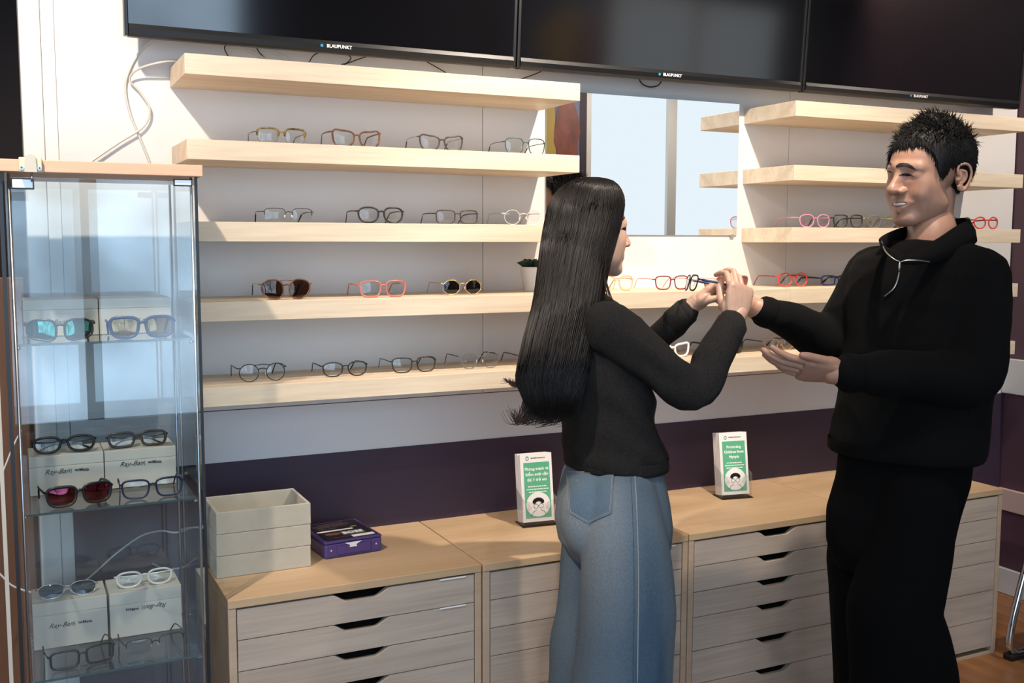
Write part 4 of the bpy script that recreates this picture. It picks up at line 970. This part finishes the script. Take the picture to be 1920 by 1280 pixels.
# collar: two standing leaves meeting at the zip and running round the nape
def strip(low, high, th, n=8):
    lo = catmull(low, n); hi = catmull(high, n); b = bmesh.new(); rows = []
    ctr = dep(1745, 455, DM)
    for p, q in zip(lo, hi):
        p, q = np.array(p), np.array(q); o_ = (p+q)/2-ctr; o_[2] = 0; o_ = N3(o_)*th
        mid = (p+q)/2+o_*1.0
        rows.append([b.verts.new(x) for x in (p, p+o_, mid+o_, q+o_, q, mid)])
    for A, B in zip(rows, rows[1:]):
        for k in range(6): b.faces.new((A[k], A[(k+1) % 6], B[(k+1) % 6], B[k])).smooth = True
    b.faces.new(rows[0]); b.faces.new(rows[-1][::-1]); bmesh.ops.recalc_face_normals(b, faces=b.faces); return b
cn_lo = [dep(1690, 495, 2.50), dep(1722, 496, 2.49), dep(1762, 488, 2.51), dep(1806, 468, 2.57), dep(1828, 452, 2.65), dep(1822, 440, 2.72)]
cn_hi = [dep(1702, 478, 2.51), dep(1728, 464, 2.52), dep(1762, 444, 2.545), dep(1792, 424, 2.59), dep(1814, 412, 2.66), dep(1806, 408, 2.73)]
part('collar', strip(cn_lo, cn_hi, .006), KNIT_B, man)
cf_lo = [dep(1690, 495, 2.50), dep(1670, 482, 2.53), dep(1664, 468, 2.60), dep(1690, 455, 2.70), dep(1750, 446, 2.76), dep(1822, 440, 2.72)]
cf_hi = [dep(1702, 479, 2.53), dep(1664, 463, 2.535), dep(1652, 447, 2.58), dep(1690, 428, 2.68), dep(1745, 415, 2.74), dep(1806, 408, 2.73)]
part('collar', strip(cf_lo, cf_hi, .006), KNIT_B, man)
# zip
ZIP = mat('zip_silver', (.62, .60, .57), .3, 1)
b = bmesh.new()
zl = [(1690, 492), (1688, 505), (1684, 525), (1676, 542), (1660, 556)]
line_on(tS, zl, .0021, b, .003)
cb_ = part('zip', b, ZIP, man)
b = bmesh.new(); tube(b, catmull([dep(1653, 452, 2.565), dep(1660, 470, 2.515), dep(1674, 484, 2.488), dep(1688, 491, 2.483)], 6), .0016, 6); part('zip', b, ZIP, man)
b = bmesh.new(); tube(b, catmull([dep(1688, 491, 2.483), dep(1700, 488, 2.478), dep(1720, 488, 2.476), dep(1743, 491, 2.482)], 6), .0016, 6); part('zip', b, ZIP, man)
b = bmesh.new(); tube(b, [dep(1688, 490, 2.476), dep(1687, 498, 2.474), dep(1686, 510, 2.474)], [.0025, .0045, .003], 6, flat=.5); part('zip_pull', b, ZIP, man)
# face details laid on the face surface
INK = mat('brow_hair', (.012, .009, .008), .6)
def brow(tree, pts, w_, root):
    b = bmesh.new(); line_on(tree, pts, w_, b, .0003, 6, True); return part('eyebrow', b, INK, root)
part('eyebrow', decal(tH, [(1680, 311), (1686, 306.5), (1694, 305), (1703, 306.5), (1711, 311), (1719, 319.5), (1711, 316.5), (1703, 313.2), (1694, 312), (1686, 312.8), (1681, 314.5)], .0010), INK, man)
part('eyebrow', decal(tH, [(1664.5, 303), (1668, 302.5), (1672, 306), (1673, 311), (1669, 309)], .0010), INK, man)
b = bmesh.new(); line_on(tH, [(1685, 329), (1692, 326.2), (1700, 325.8), (1707, 327.5), (1714, 331)], .0019, b, .0004, 6, True); part('eyelashes', b, INK, man)
b = bmesh.new(); line_on(tH, [(1664, 322), (1668, 321.5), (1674, 324)], .0016, b, .0004, 6, True); part('eyelashes', b, INK, man)
b = decal(tH, [(1688, 328), (1694, 326.5), (1702, 326.5), (1709, 329), (1702, 330.5), (1694, 330.3)], .0003); part('eye', b, mat('dark_iris', (.015, .010, .008), .35, spec=.25), man)
# teeth
tb = bmesh.new(); tp = [OM+RhM @ (np.array(q)*HSM) for q in ((-.0165, .0835, -.0650), (-.010, .0895, -.0660), (0, .0920, -.0665), (.010, .0895, -.0660), (.0165, .0835, -.0650))]
tube(tb, catmull(tp, 5), .0043, 8); part('teeth', tb, mat('teeth', (.78, .72, .64), .25), man)
# ear stud
ep = OM+RhM @ (np.array([-.083, -.027, -.034])*HSM)
b = bmesh.new(); tube(b, [ep+RhM @ np.array([-.002, .0035*math.cos(a), .0035*math.sin(a)]) for a in np.linspace(0, 6.283, 14, endpoint=False)], .0009, 6, True); part('earring', b, M['chrome'], man)
# hair: cap shell plus short spikes
def hairline(D, male=True):
    az = np.degrees(np.abs(np.arctan2(D[:, 0], D[:, 1])))
    return np.interp(az, [0, 25, 42, 54, 62, 70, 84, 92, 105, 122, 145, 180], [.068, .067, .062, .048, .012, -.010, -.006, .016, .014, -.020, -.066, -.076])
V, F, D, (nu, nv) = headM
zh = hairline(D); az = np.degrees(np.abs(np.arctan2(D[:, 0], D[:, 1])))
up_ = np.clip((V[:, 2]-zh)/.05, 0, 1)
thick = np.interp(np.clip(V[:, 2], -.07, .115), [-.07, 0, .05, .115], [.009, .013, .016, .015])*(.22+.78*up_**.7)
thick = thick*np.interp(az, [0, 40, 70, 100, 140, 180], [.9, .8, .7, 1.2, 2.0, 2.2])
mask = V[:, 2] > zh
HVv = V+D*np.where(mask, thick, -.004)[:, None]
idx_keep = [f for f in F if len(f) == 4 and sum(mask[i] for i in f) >= 2]+[F[-2]]
capm = bpy.data.meshes.new('hair'); capm.from_pydata(((HVv*HSM) @ RhM.T+OM).tolist(), [], idx_keep); capm.update()
bmh = bmesh.new(); bmh.from_mesh(capm); bmesh.ops.delete(bmh, geom=[v for v in bmh.verts if not v.link_faces], context='VERTS'); bmh.to_mesh(capm); bmh.free()
hairm = part('hair', capm, HAIR, man)
rs = np.random.RandomState(5); cand = np.where(mask)[0]; wgt = np.sin(np.arccos(np.clip(D[cand, 2], -1, 1)))+.05; pick = rs.choice(cand, 7000, p=wgt/wgt.sum())
SL = []; SR = []
for i in pick:
    p = HVv[i]-D[i]*.005; out = D[i]; u1 = up_[i]
    top = float(np.clip((p[2]-.045)/.05, 0, 1)); fr = float(np.clip((p[1]-.02)/.06, 0, 1)); bk = float(np.clip((-p[1]-.02)/.06, 0, 1))
    fwd = np.array([0, 1, 0.]); dn = np.array([0, 0, -1.])
    lay = fwd*(.75*top+.5*fr)+dn*((1-top)*1.1+.35*fr*(1-u1))+np.array([0, -.35, 0])*bk*(1-top)
    d1 = N3(out*(.16+.34*top*(1-.6*fr))+lay+rs.normal(0, .20+.12*top, 3)); L1 = (.008+.014*u1*(.4+.6*top))*rs.uniform(.6, 1.4)
    if top > .6 and rs.rand() < .18: d1 = N3(out+rs.normal(0, .35, 3)); L1 *= 1.0
    d2 = N3(d1+lay*.25-out*.15)
    q = [p, p+d1*L1*.5, p+d1*L1*.5+d2*L1*.5]
    SL.append((np.array(q)*HSM) @ RhM.T+OM); r0 = rs.uniform(.0008, .0017); SR.append([r0, r0*.85, .00012])
for k in range(420):
    a_ = math.radians(rs.uniform(-62, 62)); zz = np.interp(abs(math.degrees(a_)), [0, 25, 42, 54, 62], [.068, .067, .062, .050, .02])+rs.uniform(.0, .012)
    j = int(np.argmin((D[:, 0]/np.maximum(np.hypot(D[:, 0], D[:, 1]), 1e-6)-math.sin(a_))**2*.01+(V[:, 2]-zz)**2+(D[:, 1] < 0)*1.)); p = V[j]+D[j]*.004
    L1 = rs.uniform(.010, .021); d1 = N3(D[j]*.25+np.array([rs.normal(0, .25), .15, -1.0])); q = [p+np.array([0, 0, .006]), p+d1*L1*.5+D[j]*.002, p+d1*L1]
    SL.append((np.array(q)*HSM) @ RhM.T+OM); SR.append([.0014, .0011, .00015])
_h = tag(strands('hair_tufts', SL, SR, HAIR, man, 3), kind='stuff'); _h.matrix_parent_inverse = Matrix.Translation(-Vector(man.location))
# shoes
for lg, nme in ((lgN, 0), (lgF, 1)):
    p = dep(*lg[-1][:3]); p[2] = 0; b = bmesh.new()
    loft(b, [(p+mF*(-.09+.27*t)+Z3*(.004+h/2), mR*w_, Z3*h/2) for t, w_, h in ((0, .028, .05), (.12, .036, .075), (.35, .040, .078), (.6, .046, .06), (.85, .044, .045), (1, .024, .03))], 20, 2.8)
    part('shoe', b, M['black'], man)

# ------------------------------------------------------------------ the woman
DW = 2.53
wroot = dep(1150, 1000, DW)
wom = empty('person', (wroot[0], wroot[1], 0), 0, 'woman with long black hair, charcoal top and blue jeans holding up glasses', 'person')
wF = N3([1, .0, 0]); wR = N3(np.cross(wF, Z3))
def ring_w(px, py, a, b_, d=DW): return (dep(px, py, d), wR*a, wF*b_)
tw = [(1096, 548, .052, .048), (1098, 562, .085, .056), (1104, 578, .135, .070), (1112, 600, .158, .085), (1120, 640, .160, .098), (1127, 700, .150, .104), (1136, 760, .142, .100), (1143, 810, .140, .102), (1151, 848, .147, .110), (1154, 866, .146, .110)]
bm = bmesh.new(); loft(bm, [ring_w(*t) for t in tw], 36, 2.2)
bl = dep(1178, 660, 2.50); ball(bm, bl, (.055, .10, .06))
wSn, wEn, wWn = dep(1140, 612, 2.40), dep(1302, 733, 2.375), dep(1371, 610, 2.47)
wSf, wEf, wWf = dep(1108, 602, 2.665), dep(1190, 672, 2.73), dep(1286, 584, 2.645)
limb(bm, [wSn, wSn*.5+wEn*.5, wEn, wEn*.5+wWn*.5, wWn], [.062, .053, .0475, .041, .0345], 22)
limb(bm, [wSf, wSf*.5+wEf*.5, wEf, wEf*.5+wWf*.5, wWf], [.056, .046, .040, .036, .0315], 22)
twm = remesh(bm, .0045, 5)
fw0 = fold_noise(6, .005, 9, .009, (1, 1, .8))
def fold_w(p, n):
    k = noise.noise(p*4)
    ringf = .0048*math.sin(95*(p.z*.8+p.x*.5)+5*noise.noise(p*7))*max(0, k+.15)
    return fw0(p, n)*.9+ringf
displace(twm, fold_w)
# jeans
DENIM = bpy.data.materials.new('washed_denim'); DENIM.use_nodes = True
nt = DENIM.node_tree; p_ = nt.nodes['Principled BSDF']; p_.inputs['Roughness'].default_value = .85; p_.inputs['Specular IOR Level'].default_value = .2
at_ = nt.nodes.new('ShaderNodeVertexColor'); at_.layer_name = 'skin'
tc = nt.nodes.new('ShaderNodeTexCoord'); mp = nt.nodes.new('ShaderNodeMapping'); mp.inputs['Scale'].default_value = (700, 700, 160)
nz = nt.nodes.new('ShaderNodeTexNoise'); nz.inputs['Scale'].default_value = 1; nz.inputs['Detail'].default_value = 4
rp = nt.nodes.new('ShaderNodeValToRGB'); rp.color_ramp.elements[0].position = .35; rp.color_ramp.elements[1].position = .65
rp.color_ramp.elements[0].color = (.62, .66, .70, 1); rp.color_ramp.elements[1].color = (1, 1, 1, 1)
mx = nt.nodes.new('ShaderNodeMixRGB'); mx.blend_type = 'MULTIPLY'; mx.inputs[0].default_value = .85
for a_, b__ in ((tc.outputs['Object'], mp.inputs[0]), (mp.outputs[0], nz.inputs['Vector']), (nz.outputs['Fac'], rp.inputs[0]), (rp.outputs[0], mx.inputs[2]), (at_.outputs[0], mx.inputs[1]), (mx.outputs[0], p_.inputs['Base Color'])): nt.links.new(a_, b__)
bp = nt.nodes.new('ShaderNodeBump'); bp.inputs['Strength'].default_value = .25; bp.inputs['Distance'].default_value = .001; nt.links.new(nz.outputs['Fac'], bp.inputs['Height']); nt.links.new(bp.outputs[0], p_.inputs['Normal'])
bm = bmesh.new()
loft(bm, [ring_w(1150, 850, .126, .094), ring_w(1151, 890, .146, .112), ring_w(1150, 930, .158, .122), ring_w(1150, 975, .165, .128), ring_w(1152, 1015, .155, .122), ring_w(1154, 1045, .13, .10)], 32, 2.25)
jN = [(1170, 935, 2.44, .085), (1172, 1000, 2.43, .098), (1176, 1070, 2.43, .106), (1177, 1140, 2.43, .110), (1172, 1220, 2.43, .113), (1166, 1290, 2.43, .117), (1158, 1400, 2.44, .12), (1150, 1560, 2.46, .125)]
jF = [(1128, 935, 2.62, .085), (1126, 1000, 2.63, .100), (1126, 1070, 2.62, .104), (1124, 1140, 2.61, .108), (1116, 1220, 2.60, .110), (1112, 1290, 2.60, .112), (1106, 1400, 2.61, .118), (1100, 1520, 2.62, .12)]
for lg in (jN, jF): limb(bm, [dep(x, y, d) for x, y, d, r in lg], [r for *_, r in lg], 26)
ball(bm, dep(1106, 968, 2.46), (.070, .075, .10)); ball(bm, dep(1094, 968, 2.60), (.066, .075, .10))
jm = remesh(bm, .005, 6); fj = fold_noise(4, .006, 5.5, .007, (1, 1, .3))
def fold_j(p, n):
    k = noise.noise(Vector((p.x*3, p.y*3, p.z*2+5)))
    return fj(p, n)+.0055*math.sin(34*(p.z*.75+p.x*1.1)+4*noise.noise(p*5))*max(0, k)*(1 if p.z < .78 else .3)
displace(jm, fold_j)
v, n_ = arr(jm); v[:, 2] = np.maximum(v[:, 2], .03); setv(jm, v)
pxy = v-CAM; dz = pxy @ FW; PX = 960+FPX*(pxy @ RT)/dz; PY = 640-FPX*(pxy @ UP)/dz
seat = dep(1100, 965, 2.38); fd = np.exp(-(np.linalg.norm((v-seat)*np.array([1, .8, .9]), axis=1)/.16)**2)
thigh = np.exp(-((v[:, 0]-(dep(1250, 1050, 2.43)[0]))/.06)**2)*np.clip((.75-v[:, 2])/.3, 0, 1)
side = np.exp(-((v[:, 0]-dep(1200, 1050, 2.36)[0])/.05)**2)
nzv = np.array([noise.noise(Vector(q)*5) for q in v])
k = np.clip(.25+.75*fd+.5*thigh-.40*side+.15*nzv, 0, 1)[:, None]
paint(jm, np.array([.066, .108, .155])*(1-k)+np.array([.30, .33, .345])*k)
# body
OW = dep(1111, 430, 2.55); HSW = .95
wf = N3([1, .02, -.03]); RhW = frame(wf, [0.03, 0, 1])
headW = head_shape(0., False)
hn = hand_shape(1, [(.62, .70, .4, .02), (.55, .75, .45, .01), (.60, .80, .45, .02), (.72, .75, .4, .04)], (.45, .35, .3, .80, .55), .95, .95, stub=-.016)
hf = hand_shape(-1, [(.55, .65, .35, -.03), (.75, .75, .4, 0), (.85, .8, .4, .04), (.95, .8, .4, .08)], (.45, .35, .2, .95, .45), .92, .92, stub=-.010)
Yn = UP*.93+RT*.22+FW*.18; Zn = -FW*.85+RT*.40
Yf = RT*.78+UP*.60+FW*.05; Zf = -RT*.55+UP*.70+FW*.35
tn_, tf_ = N3(wWn-wEn), N3(wWf-wEf)
wn = wWn+tn_*.020; wfv = wWf+tf_*.022
corew = [(c, A*.86, B*.86) for c, A, B in [ring_w(*t) for t in tw[1:-1]]]+[ring_w(1150, 930, .13, .10), ring_w(1150, 990, .12, .10)]
bodyw, headwm = build_body('body', wom, headW, OW, RhW, HSW, corew,
    [([wSn, wEn, wWn, wn+tn_*.02], [.040, .034, .0245, .023]), ([wSf, wEf, wWf, wfv+tf_*.02], [.040, .034, .0235, .022])],
    [([dep(x, y, d) for x, y, d, r in lg], [r*.62 for *_, r in lg]) for lg in (jN, jF)],
    ([OW+RhW @ np.array([0, -.030, -.05])*HSW, OW+RhW @ np.array([0, -.028, -.10])*HSW, dep(1092, 552, DW), dep(1100, 600, DW)], [.048, .047, .050, .06]),
    [(hn, frame(Yn, Zn), wn), (hf, frame(Yf, Zf), wfv)], (.60, .365, .26), (.50, .17, .15), 0., False, SK_F)
part('top', twm, KNIT_G, wom); part('jeans', jm, DENIM, wom)
def wcuff(E_, W_, r):
    t = N3(W_-E_); b = bmesh.new(); tube(b, [W_-t*.048, W_-t*.044, W_-t*.02, W_+t*.004, W_+t*.008], [r*.98, r*1.10, r*1.07, r*1.05, r*.9], 26); part('cuff', b, KNIT_G, wom)
wcuff(wEn, wWn, .0362); wcuff(wEf, wWf, .0330)
bm = bmesh.new(); loft(bm, [ring_w(1153, 850, .1495, .1135), ring_w(1154, 864, .1505, .1145), ring_w(1154, 872, .149, .113), ring_w(1154, 874, .144, .108)], 40, 2.2, cap=False); part('hem', bm, KNIT_G, wom)
# jeans details
tJ = bvh(jm)
STI = mat('pale_stitching', (.42, .42, .40), .8)
pk = [(1064, 884), (1152, 884), (1147, 962), (1104, 981), (1069, 960)]
b = decal(tJ, pk, .0036); bmesh.ops.recalc_face_normals(b, faces=b.faces)
pme = bpy.data.meshes.new('pocket'); b.to_mesh(pme); b.free(); paint(pme, np.tile(np.array([.15, .205, .26]), (len(pme.vertices), 1))); pko = part('pocket', pme, DENIM, wom)
b = bmesh.new()
def inset(poly, k):
    P = np.array(poly, float); c = P.mean(0); return [tuple(c+(p-c)*k) for p in P]
for kk in (.985, .93):
    q = inset(pk, kk); line = []
    for i in range(len(q)):
        a0, a1 = np.array(q[i]), np.array(q[(i+1) % len(q)])
        for t in np.linspace(0, 1, 8, endpoint=False): line.append(hit(tJ, *(a0+(a1-a0)*t), .0042))
    line = [l for l in line if l is not None]; tube(b, line, .00055, 4, True)
part('pocket_stitching', b, STI, wom)
b = bmesh.new(); line_on(tJ, [(1190, 886), (1193, 940), (1196, 1020), (1197, 1100), (1196, 1200), (1195, 1279)], .0010, b, .0008, 5); part('side_seam', b, STI, wom)
b = bmesh.new(); line_on(tJ, [(1182, 886), (1185, 940), (1188, 1020), (1189, 1100), (1188, 1200), (1187, 1279)], .0006, b, .0004, 4); part('seam_stitching', b, mat('dark_stitching', (.05, .08, .12), .8), wom)
# face details
tHw = bvh(headwm)
b = bmesh.new(); line_on(tHw, [(1166, 412), (1172, 406), (1178, 403), (1182, 404)], .0028, b, .0003, 6, True); part('eyebrow', b, INK, wom)
b = bmesh.new(); line_on(tHw, [(1164, 430), (1169, 427), (1174, 426.5), (1178, 428)], .0017, b, .0005, 6, True); part('eyelashes', b, INK, wom)
b = decal(tHw, [(1166, 430), (1170, 427.5), (1175, 427.5), (1177, 430), (1173, 432)], .0003); part('eye', b, mat('dark_eye', (.02, .012, .01), .1, spec=.8), wom)
# hair: volume and long strands
HR = [(336, 1092, 1130, 2.55, .030), (342, 1070, 1150, 2.55, .055), (356, 1048, 1163, 2.55, .077), (380, 1031, 1170, 2.55, .089), (420, 1021, 1164, 2.543, .094), (460, 1014, 1153, 2.530, .093), (500, 1009, 1142, 2.513, .092), (540, 1004, 1134, 2.492, .090), (580, 997, 1127, 2.468, .084), (630, 983, 1117, 2.44, .074), (680, 972, 1108, 2.415, .066), (715, 968, 1098, 2.405, .060), (742, 981, 1090, 2.40, .054), (766, 996, 1079, 2.40, .046), (786, 1006, 1066, 2.40, .038)]
HRa = np.array(catmull(HR, 6), float)
def hsec(s):
    f = min(max(s, 0), .99999)*(len(HRa)-1); i = int(f); f -= i; return HRa[i]*(1-f)+HRa[i+1]*f
def hpt(a, s, k=1.0):
    y, l, r, d, hd = hsec(s); ca, sa = math.cos(a), math.sin(a); e = 2.35; q = (abs(ca)**e+abs(sa)**e)**(-1/e)
    c = dep((l+r)/2, y, d); return c+RT*((r-l)/2/FPX*d)*ca*q*k+FW*hd*sa*q*k
b = bmesh.new(); rings = []
SS = np.linspace(0, .93, 48)
for s in SS: rings.append([b.verts.new(hpt(2*math.pi*j/56, s, (.962+.012*math.sin(j*2.9+3*s)+.010*math.sin(j*1.3))*(1-.92*max(0, (s-.62)/.31)**1.25))) for j in range(56)])
for A, B in zip(rings, rings[1:]):
    for j in range(56): b.faces.new((A[j], A[(j+1) % 56], B[(j+1) % 56], B[j])).smooth = True
b.faces.new(rings[0][::-1]); b.faces.new(rings[-1]); bmesh.ops.recalc_face_normals(b, faces=b.faces)
part('hair', b, HAIRF, wom)
rs = np.random.RandomState(11); SL = []; SR = []
for i in range(3000):
    a = rs.uniform(0, 2*math.pi)
    if rs.rand() < .35: a = rs.uniform(math.pi, 2*math.pi)       # more on the side facing the room
    k0 = rs.uniform(.975, 1.015); end = rs.uniform(.86, 1.0) if rs.rand() < .75 else rs.uniform(.70, .9); ph = rs.uniform(0, 6.28); wv = rs.uniform(.0, .012)
    clump = math.floor(a*9)/9+.055; P = []; ss = np.linspace(0, end, 26); flick = max(0, math.cos(a-math.pi))*rs.uniform(.3, 1.0)
    cr = rs.normal(0, 1); dpth = rs.uniform(-.05, .30) if rs.rand() < .7 else 0
    for s in ss:
        aa = a+(clump-a)*.55*max(0, (s-.45))/.55+.05*math.sin(6*s+ph)*s
        p = hpt(aa, s, (k0+wv*math.sin(9*s+ph)*s)*(1-dpth*max(0, (s-.55)/.45))); e = max(0, (s-.80)/.2)
        p = p-RT*(.022*flick*e*e)-np.array([0, 0, 1])*(.006*e)+RT*.010*cr*e*e+np.array([0, 0, 1])*(.020*flick*e**3)
        P.append(p)
    SL.append(P); r0 = rs.uniform(.0006, .0013); SR.append([r0*(1 if s < .75*end else max(.12, 1-(s/end-.75)/.27)) for s in ss])
nmain = len(SL)
# outward flicks at the back and loose wisps by the face
for i in range(160):
    y0 = rs.uniform(620, 690); q = rs.uniform(0, 1); x0 = np.interp(y0, [620, 690], [986, 970])+rs.uniform(0, 16)
    g1, g2 = rs.normal(0, 3, 2); L_ = [(x0, y0), (x0+4, y0+40), (x0+14+10*q+g1, 706+8*q), (x0+6+g1, 719+6*q+g2*.5), (962+22*q+g1, 721+5*q+g2*.6), (946+34*q+2*g2, 711+7*q+g1)]
    c = catmull([dep(x, y, 2.40+.02*q) for x, y in L_], 6); SL.append(c); SR.append(list(np.linspace(.0013, .0003, len(c))))
for i in range(240):
    q = rs.uniform(0, 1); x0 = rs.uniform(985, 1070); g1, g2 = rs.normal(0, 5, 2); L_ = [(x0, 700), (x0-2, 735), (x0+3-12*q, 760+g1), (x0-16*q-4, 780+8*q+g1), (x0-20*q-14+g2, 785+5*q+g1*.7), (x0-28*q-14+2*g2, 774-8*q+g1)]
    if x0 > 1020: L_ = [(x0, 700), (x0+2, 740), (x0-4, 768+g1*.5), (x0-8-10*q, 784+g1), (x0-24-14*q+g2, 789+g1)]
    c = catmull([dep(x, y, 2.385+.04*q) for x, y in L_], 6); SL.append(c); SR.append(list(np.linspace(.0014, .0003, len(c))))
for i in range(34):
    q = rs.uniform(0, 1); L_ = [(1137-5*q, 470+30*q), (1133+3*q, 520), (1136+8*q, 548), (1142+12*q, 572), (1150+14*q, 590+4*q)]
    c = catmull([dep(x, y, 2.435+.03*q) for x, y in L_], 6); SL.append(c); SR.append(list(np.linspace(.0007, .0002, len(c))))
for nm_, a_, b__, m_ in (('hair_tips', SL[nmain:], SR[nmain:], mat('brown_hair_tips', (.030, .014, .008), .4, spec=.35)), ('hair_strands', SL[:nmain], SR[:nmain], HAIRF)):
    _h = tag(strands(nm_, a_, b__, m_, wom, 4), kind='stuff'); _h.matrix_parent_inverse = Matrix.Translation(-Vector(wom.location))
for lg in (jN, jF):
    p = dep(*lg[-1][:3]); p[2] = 0; b = bmesh.new()
    loft(b, [(p+wF*(-.08+.23*t)+Z3*(.004+h/2), wR*w_, Z3*h/2) for t, w_, h in ((0, .024, .045), (.12, .031, .065), (.35, .034, .07), (.6, .039, .055), (.85, .037, .04), (1, .02, .026))], 20, 2.8)
    part('shoe', b, M['paper'], wom)
# held pair of glasses
Yg = N3(RT*.965-UP*.20+FW*.05); Xg = N3(-FW*.97-RT*.22); Xg = N3(Xg-Yg*(Xg @ Yg)); Zg = np.cross(Xg, Yg)
c = dep(1290, 545, 2.60)
Mg = Matrix(((Xg[0], Yg[0], Zg[0], c[0]), (Xg[1], Yg[1], Zg[1], c[1]), (Xg[2], Yg[2], Zg[2], c[2]), (0, 0, 0, 1)))
sp('dark blue framed glasses held between the woman\'s hands', (0, 0, 0), kind='square', h=.038, rim='black', r=.0018, temple='blue', tr=.0030, W=.132, tl=.12, group='glasses in the hands', matrix=Mg, drop=.012)
